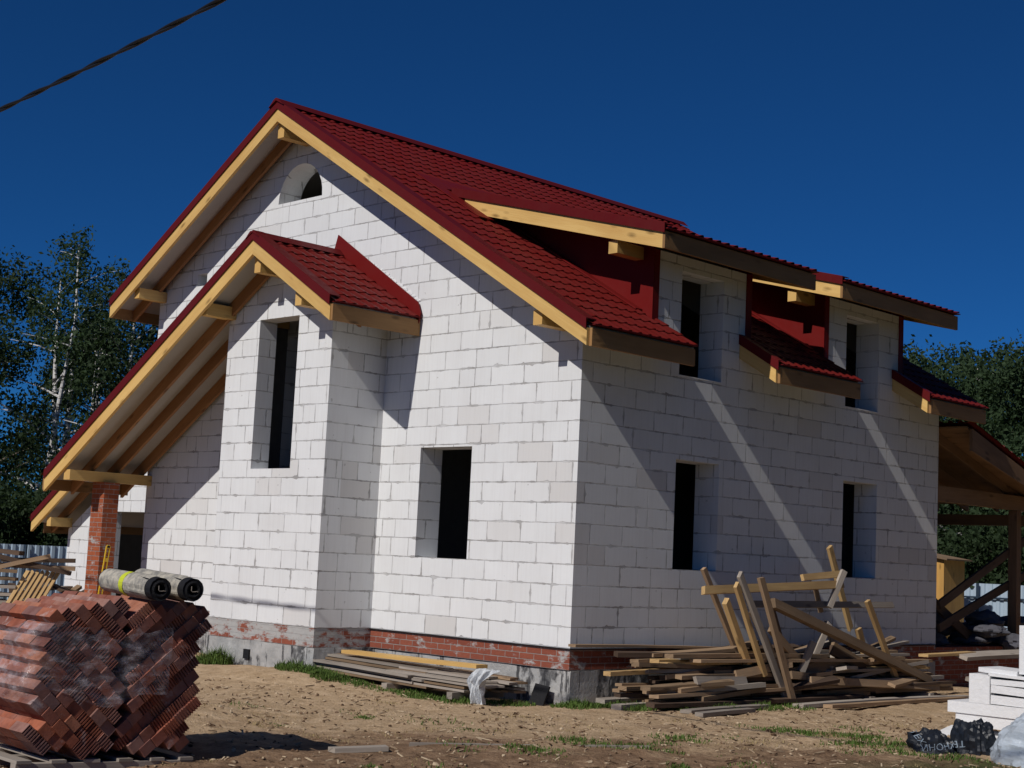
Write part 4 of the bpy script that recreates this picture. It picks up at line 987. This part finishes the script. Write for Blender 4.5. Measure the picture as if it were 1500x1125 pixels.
def tree_meshes(seed, h, rad, style, leafmat, bark, dens=170, leaf=.10):
    random.seed(seed); g = random.gauss; tb = MB(); clumps = []
    nt_ = {'birch': 3, 'full': 1, 'cone': 1, 'bush': 4}[style]
    for q in range(nt_):
        lean = V((g(0, .10), g(0, .10), 0)) if nt_ > 1 else V((g(0, .03), g(0, .03), 0))
        base = V((g(0, .25), g(0, .25), -.3)) if nt_ > 1 else V((0, 0, -.3)); hh = h*(1-.1*q) if style != 'bush' else h*.7
        pts = []; ns = 9
        for i in range(ns+1): t = i/ns; pts.append(base+lean*hh*t+V((.18*math.sin(t*4+q*2)*t, .18*math.cos(t*3+q)*t, hh*t)))
        r0 = .165 if style == 'birch' else .17
        tb.tube(pts, [r0*(1-.93*i/ns)+.008 for i in range(ns+1)], 8)
        nl = {'birch': 11, 'full': 16, 'cone': 20, 'bush': 6}[style]
        for l in range(nl):
            t = random.uniform(.25 if style == 'birch' else .15, .97); i0 = min(ns-1, int(t*ns)); p0 = pts[i0].lerp(pts[i0+1], t*ns-i0)
            a = random.uniform(0, 6.283)
            env = {'birch': (.5+.5*math.sin(math.pi*min(1, t*1.05))), 'full': math.sin(math.pi*(.12+.80*t))**.7, 'cone': (1.08-t)**.8, 'bush': 1}[style]
            ln = rad*env*random.uniform(.6, 1.05); rise = random.uniform(.25, .9)
            lp = [p0+V((math.cos(a)*ln*s_, math.sin(a)*ln*s_, ln*rise*s_*(1-.35*s_))) for s_ in (0, .35, .7, 1)]
            rr = r0*(1-t)*.55+.012; tb.tube(lp, [rr, rr*.7, rr*.45, .006], 5)
            for s_ in (.45, .75, 1.0):
                c = p0.lerp(lp[3], s_)+V((g(0, .25), g(0, .25), g(0, .25)+ln*.1)); clumps.append((c, random.uniform(.35, .8)*(.75 if style == 'birch' else 1), random.uniform(.8, 1.35)))
        clumps.append((pts[-1]+V((0, 0, -.1)), .5, 1.4)); clumps.append((pts[-2], .6, 1.3))
    if style in ('full', 'cone', 'bush'):
        for _ in range(int({'full': 34, 'cone': 34, 'bush': 16}[style])):
            t = random.uniform(.02, 1); a = random.uniform(0, 6.28); env = {'full': math.sin(math.pi*(.15+.8*t))**.6, 'cone': (1.06-t)**.75, 'bush': math.cos(t*1.4)}[style]
            rr = rad*env*random.uniform(.35, 1.0); clumps.append((V((math.cos(a)*rr, math.sin(a)*rr, h*t*(.97 if style != 'bush' else .8)+.2)), random.uniform(.45, .95), random.uniform(.8, 1.3)))
    me_c = crown_mesh('crown', clumps, leaf, dens, leafmat)
    tt = tb.build('trunk', bark); me_t = tt.data; bpy.data.objects.remove(tt)
    return me_t, me_c
T = {'birch': tree_meshes(4, 11.6, 2.5, 'birch', M['leaf_m'], M['birch'], 340, .07),
     'full': tree_meshes(12, 10.5, 2.6, 'full', M['leaf_d'], M['bark'], 390, .075),
     'full2': tree_meshes(31, 10., 2.8, 'full', M['leaf_d'], M['birch'], 340, .075),
     'cone': tree_meshes(17, 8.6, 2.4, 'cone', M['leaf_c'], M['bark'], 560, .075),
     'cone2': tree_meshes(19, 8.6, 2.9, 'full', M['leaf_c'], M['birch'], 520, .075),
     'bush': tree_meshes(23, 3.6, 2.2, 'bush', M['leaf_d'], M['bark'], 520, .08)}
def tree(kind, x, y, s_, rz, label, group, cat='tree', name=None):
    t = thing(name or {'birch': 'birch_tree', 'bush': 'bush'}.get(kind, 'broadleaf_tree'), label, cat, (x, y, -.75), group)
    for n_, me in zip(('trunk', 'crown'), T[kind]):
        o = bpy.data.objects.new(n_, me); S.collection.objects.link(o); o.parent = t
    t.rotation_euler.z = rz; t.scale = (s_, s_, s_)
GL, GR = 'trees behind the fence on the left', 'trees beyond the terrace on the right'
tree('birch', -33.4, 11.1, 1.03, .4, 'white-stemmed forked birch rising tallest left of the house', GL)
tree('full', -37.9, 10.9, 1.08, 1., 'dark broad tree at the left edge of the photo', GL)
tree('full2', -30.9, 11.9, 1.04, 2.2, 'dark tree whose top shows between birch and roof rake', GL)
tree('full', -41.5, 16.6, .98, 3.2, 'dark tree standing behind the forked birch', GL)
tree('full2', -33.8, 7.4, .95, .2, 'dark tree mostly outside the left edge', GL)
tree('full', -29.0, 14.2, .85, 4.2, 'lower dark tree hidden partly by the left roof rake', GL)
tree('birch', -36.2, 14.2, .93, 2.9, 'slender birch with thin white stems right of the forked birch', GL)
tree('cone', -12.1, 28.0, 1.02, .3, 'green tree rising just right of the house under the far dormer eave', GR)
tree('cone2', -9.7, 27.2, .96, 1.9, 'full green tree in the middle of the right tree row', GR)
tree('cone', -7.3, 26.2, .93, 2.6, 'tall green tree at the right edge of the photo', GR)
tree('cone2', -12.9, 33.8, 1.1, 4., 'green tree behind the right row showing in a gap', GR)
tree('cone2', -7.0, 30.5, .9, 5., 'green tree at the back of the right edge', GR)
tree('cone', -15.6, 33.5, 1.08, 1.2, 'farther green tree close to the house end on the right', GR)
tree('cone2', -4.0, 26.5, .85, .9, 'green tree just outside the right edge', GR)
for i, (x, y, s_) in enumerate([(20, -6, 1.0), (21.5, -1, 1.1), (19.5, 4.5, 1.05), (22, 9.5, 1.15), (20.5, 15, 1.1), (19, 21, 1.1), (17, 27, 1.15), (12.5, 31, 1.1)]):  # out-of-view trees added to block sky light from the side wall
    tree(['full', 'cone2', 'full2'][i % 3], x, y, s_*1.5, i*1.7, 'leafy tree added out of view to dim the side wall', 'unseen trees added east of the plot')
random.seed(77); i = 0
for x, y, s_ in [(-27.5, 3.5, .8), (-27.6, 6.5, .9), (-27.2, 9.4, .95), (-29.2, 1.0, 1.), (-26.5, 13.0, .9), (-34, 3, 1.2), (-46, 9, 1.5), (-44, 4.5, 1.4)]:
    i += 1; tree('bush', x, y, s_, i*1.1, 'dark bush growing behind the left fence', 'bushes behind the left fence', 'bush')
for x, y, s_ in [(-13.5, 25, .9), (-11, 25.2, 1.0), (-8.6, 24.8, .9), (-6.0, 24.6, 1.), (-3, 24.6, .9), (-10, 31, 1.3), (-6, 34, 1.4), (-14, 40, 1.6)]:
    i += 1; tree('bush', x, y, s_, i*1.3, 'green bush growing beyond the right fence', 'bushes beyond the right fence', 'bush')

# ------------------------------------------------------------------ grass, weeds, litter
def grass(name, patches, label, a, b, wid=.006):
    k = NT(name, .7, .2); p = k.pos(); k.col(k.mix(k.noise(p, 11, 2), a, b)); vs = []; fs = []
    for (x, y, r, n, h) in patches:
        for _ in range(n):
            q = random.random()**.6*r; t = random.uniform(0, 6.283); px, py = x+q*math.cos(t), y+q*math.sin(t)*.8
            if py > -.02 and px < .02 and px > XI: continue
            z = gh(px, py)-.01; hh = h*random.uniform(.4, 1.15)*(1-.5*q/r); aa = random.uniform(0, 6.283); le = random.uniform(.15, .8)*hh
            d = V((math.cos(aa), math.sin(aa), 0)); e = V((-d.y, d.x, 0))*wid*random.uniform(.6, 1.3); i = len(vs)
            b0 = V((px, py, z)); m = b0+d*le*.35+V((0, 0, hh*.6)); tp = b0+d*le+V((0, 0, hh*random.uniform(.75, 1.)))
            vs += [tuple(b0-e), tuple(b0+e), tuple(m+e*.8), tuple(m-e*.8), tuple(tp)]; fs += [(i, i+1, i+2, i+3), (i+3, i+2, i+4)]
    me = bpy.data.meshes.new(name); me.from_pydata(vs, [], fs); me.materials.append(k.m); o = bpy.data.objects.new(name, me); S.collection.objects.link(o)
    tag(o, label, 'grass', None, 'stuff')
random.seed(41)
gp = [(-3.7, -1.22, .35, 650, .19), (-3.25, -1.2, .28, 420, .15), (-2.9, -1.3, .3, 500, .17), (-2.45, -1.2, .3, 300, .10), (-1.95, -1.15, .3, 160, .08), (-5.55, -1.2, .24, 700, .33), (-5.85, -1.2, .2, 300, .25),
      (-1.6, -.95, .4, 450, .10), (-.9, -.85, .4, 450, .12), (-.4, -.55, .35, 420, .11), (-1.3, -1.1, .4, 350, .09), (.25, -.1, .35, 600, .13), (.6, .35, .4, 600, .14), (.9, .9, .35, 450, .13), (1.05, 1.5, .4, 550, .14), (1.15, 2.2, .4, 500, .13), (1.25, 2.9, .3, 250, .10)]
for _ in range(70):
    u = random.uniform(-7, 5.5); v = random.uniform(.6, 8.2)
    x, y = v*.70+u*.70, -v*.70+u*.70
    if y < 3 and (x > 1.7 or y < -1.6) and not (0.3 < x < 2.2 and -8.5 < y < -6): gp.append((x, y, random.uniform(.1, .38), random.randint(25, 150), random.uniform(.03, .09)))
for x, y in ((3.1, .5), (2.8, .4), (3.6, .85), (3.3, .9), (4.2, .2), (3.9, 0.), (4.6, -.2), (5.2, -.2), (2.8, -2.9), (2.9, -1.5), (3.2, -2.6), (3.0, -3.7)): gp.append((x, y, .35, 260, .08))
grass('grass_tufts', gp, 'green grass tufts growing along the plinth and over the bare soil', (.045, .10, .018), (.12, .17, .035))
dp = []
for _ in range(170):
    u = random.uniform(-7, 6); v = random.uniform(-.6, 8.5); x, y = v*.70+u*.70, -v*.70+u*.70
    if y < 4 and (x > 1.5 or y < -1.3): dp.append((x, y, random.uniform(.15, .5), random.randint(25, 90), random.uniform(.03, .07)))
grass('dry_grass', dp, 'dry straw coloured grass scattered over the soil', (.30, .22, .10), (.42, .33, .17), .004)
mp = []
for _ in range(80): mp.append((random.uniform(-12, 2), random.uniform(13.5, 21.5), .9, 170, .55))
grass('meadow_grass', mp, 'tall dry meadow grass in front of the right fence', (.16, .15, .05), (.34, .27, .12), .02)
# litter: chips, twigs, clods
random.seed(51)
k = NT('litter', .9, .1); p = k.pos(); k.col(k.ramp(k.noise(p, 6.3, 2), (.36, (.06, .035, .022)), (.46, (.20, .125, .075)), (.58, (.55, .43, .29)))); M['litter'] = k.m
bm = bmesh.new()
for n_ in range(4200):
    u = random.uniform(-7.5, 6.5); v = random.uniform(-1.2, 8.6); x, y = v*.70+u*.70, -v*.70+u*.70
    if y > -1.15 and x < 1.15 or y > 4.6: continue
    z = gh(x, y); cl = random.random() < .35
    s_ = random.uniform(.008, .026)*(1.5 if random.random() < .06 else 1)
    m = Matrix.Translation((x, y, z+.004)) @ Matrix.Rotation(random.uniform(0, 6.28), 4, 'Z') @ Matrix.Rotation(random.uniform(-.4, .4), 4, 'Y')
    if cl:
        r = bmesh.ops.create_icosphere(bm, subdivisions=1, radius=s_)['verts']
        for q in r: q.co = q.co*(1+.5*noise.noise(q.co*90+V((n_, 0, 0)))); q.co.z *= .65
    else:
        r = bmesh.ops.create_cube(bm, size=1)['verts']
        L_ = random.uniform(.02, .17)*random.uniform(.4, 1)
        for q in r: q.co = V((q.co.x*L_, q.co.y*random.uniform(.006, .02), q.co.z*.008+(.01*abs(q.co.x))))
    bmesh.ops.transform(bm, matrix=m, verts=r)
me = bpy.data.meshes.new('litter'); bm.to_mesh(me); bm.free(); me.materials.append(M['litter'])
o = bpy.data.objects.new('soil_litter', me); S.collection.objects.link(o); tag(o, 'wood chips, twigs and clods of earth strewn over the soil', 'litter', None, 'stuff')
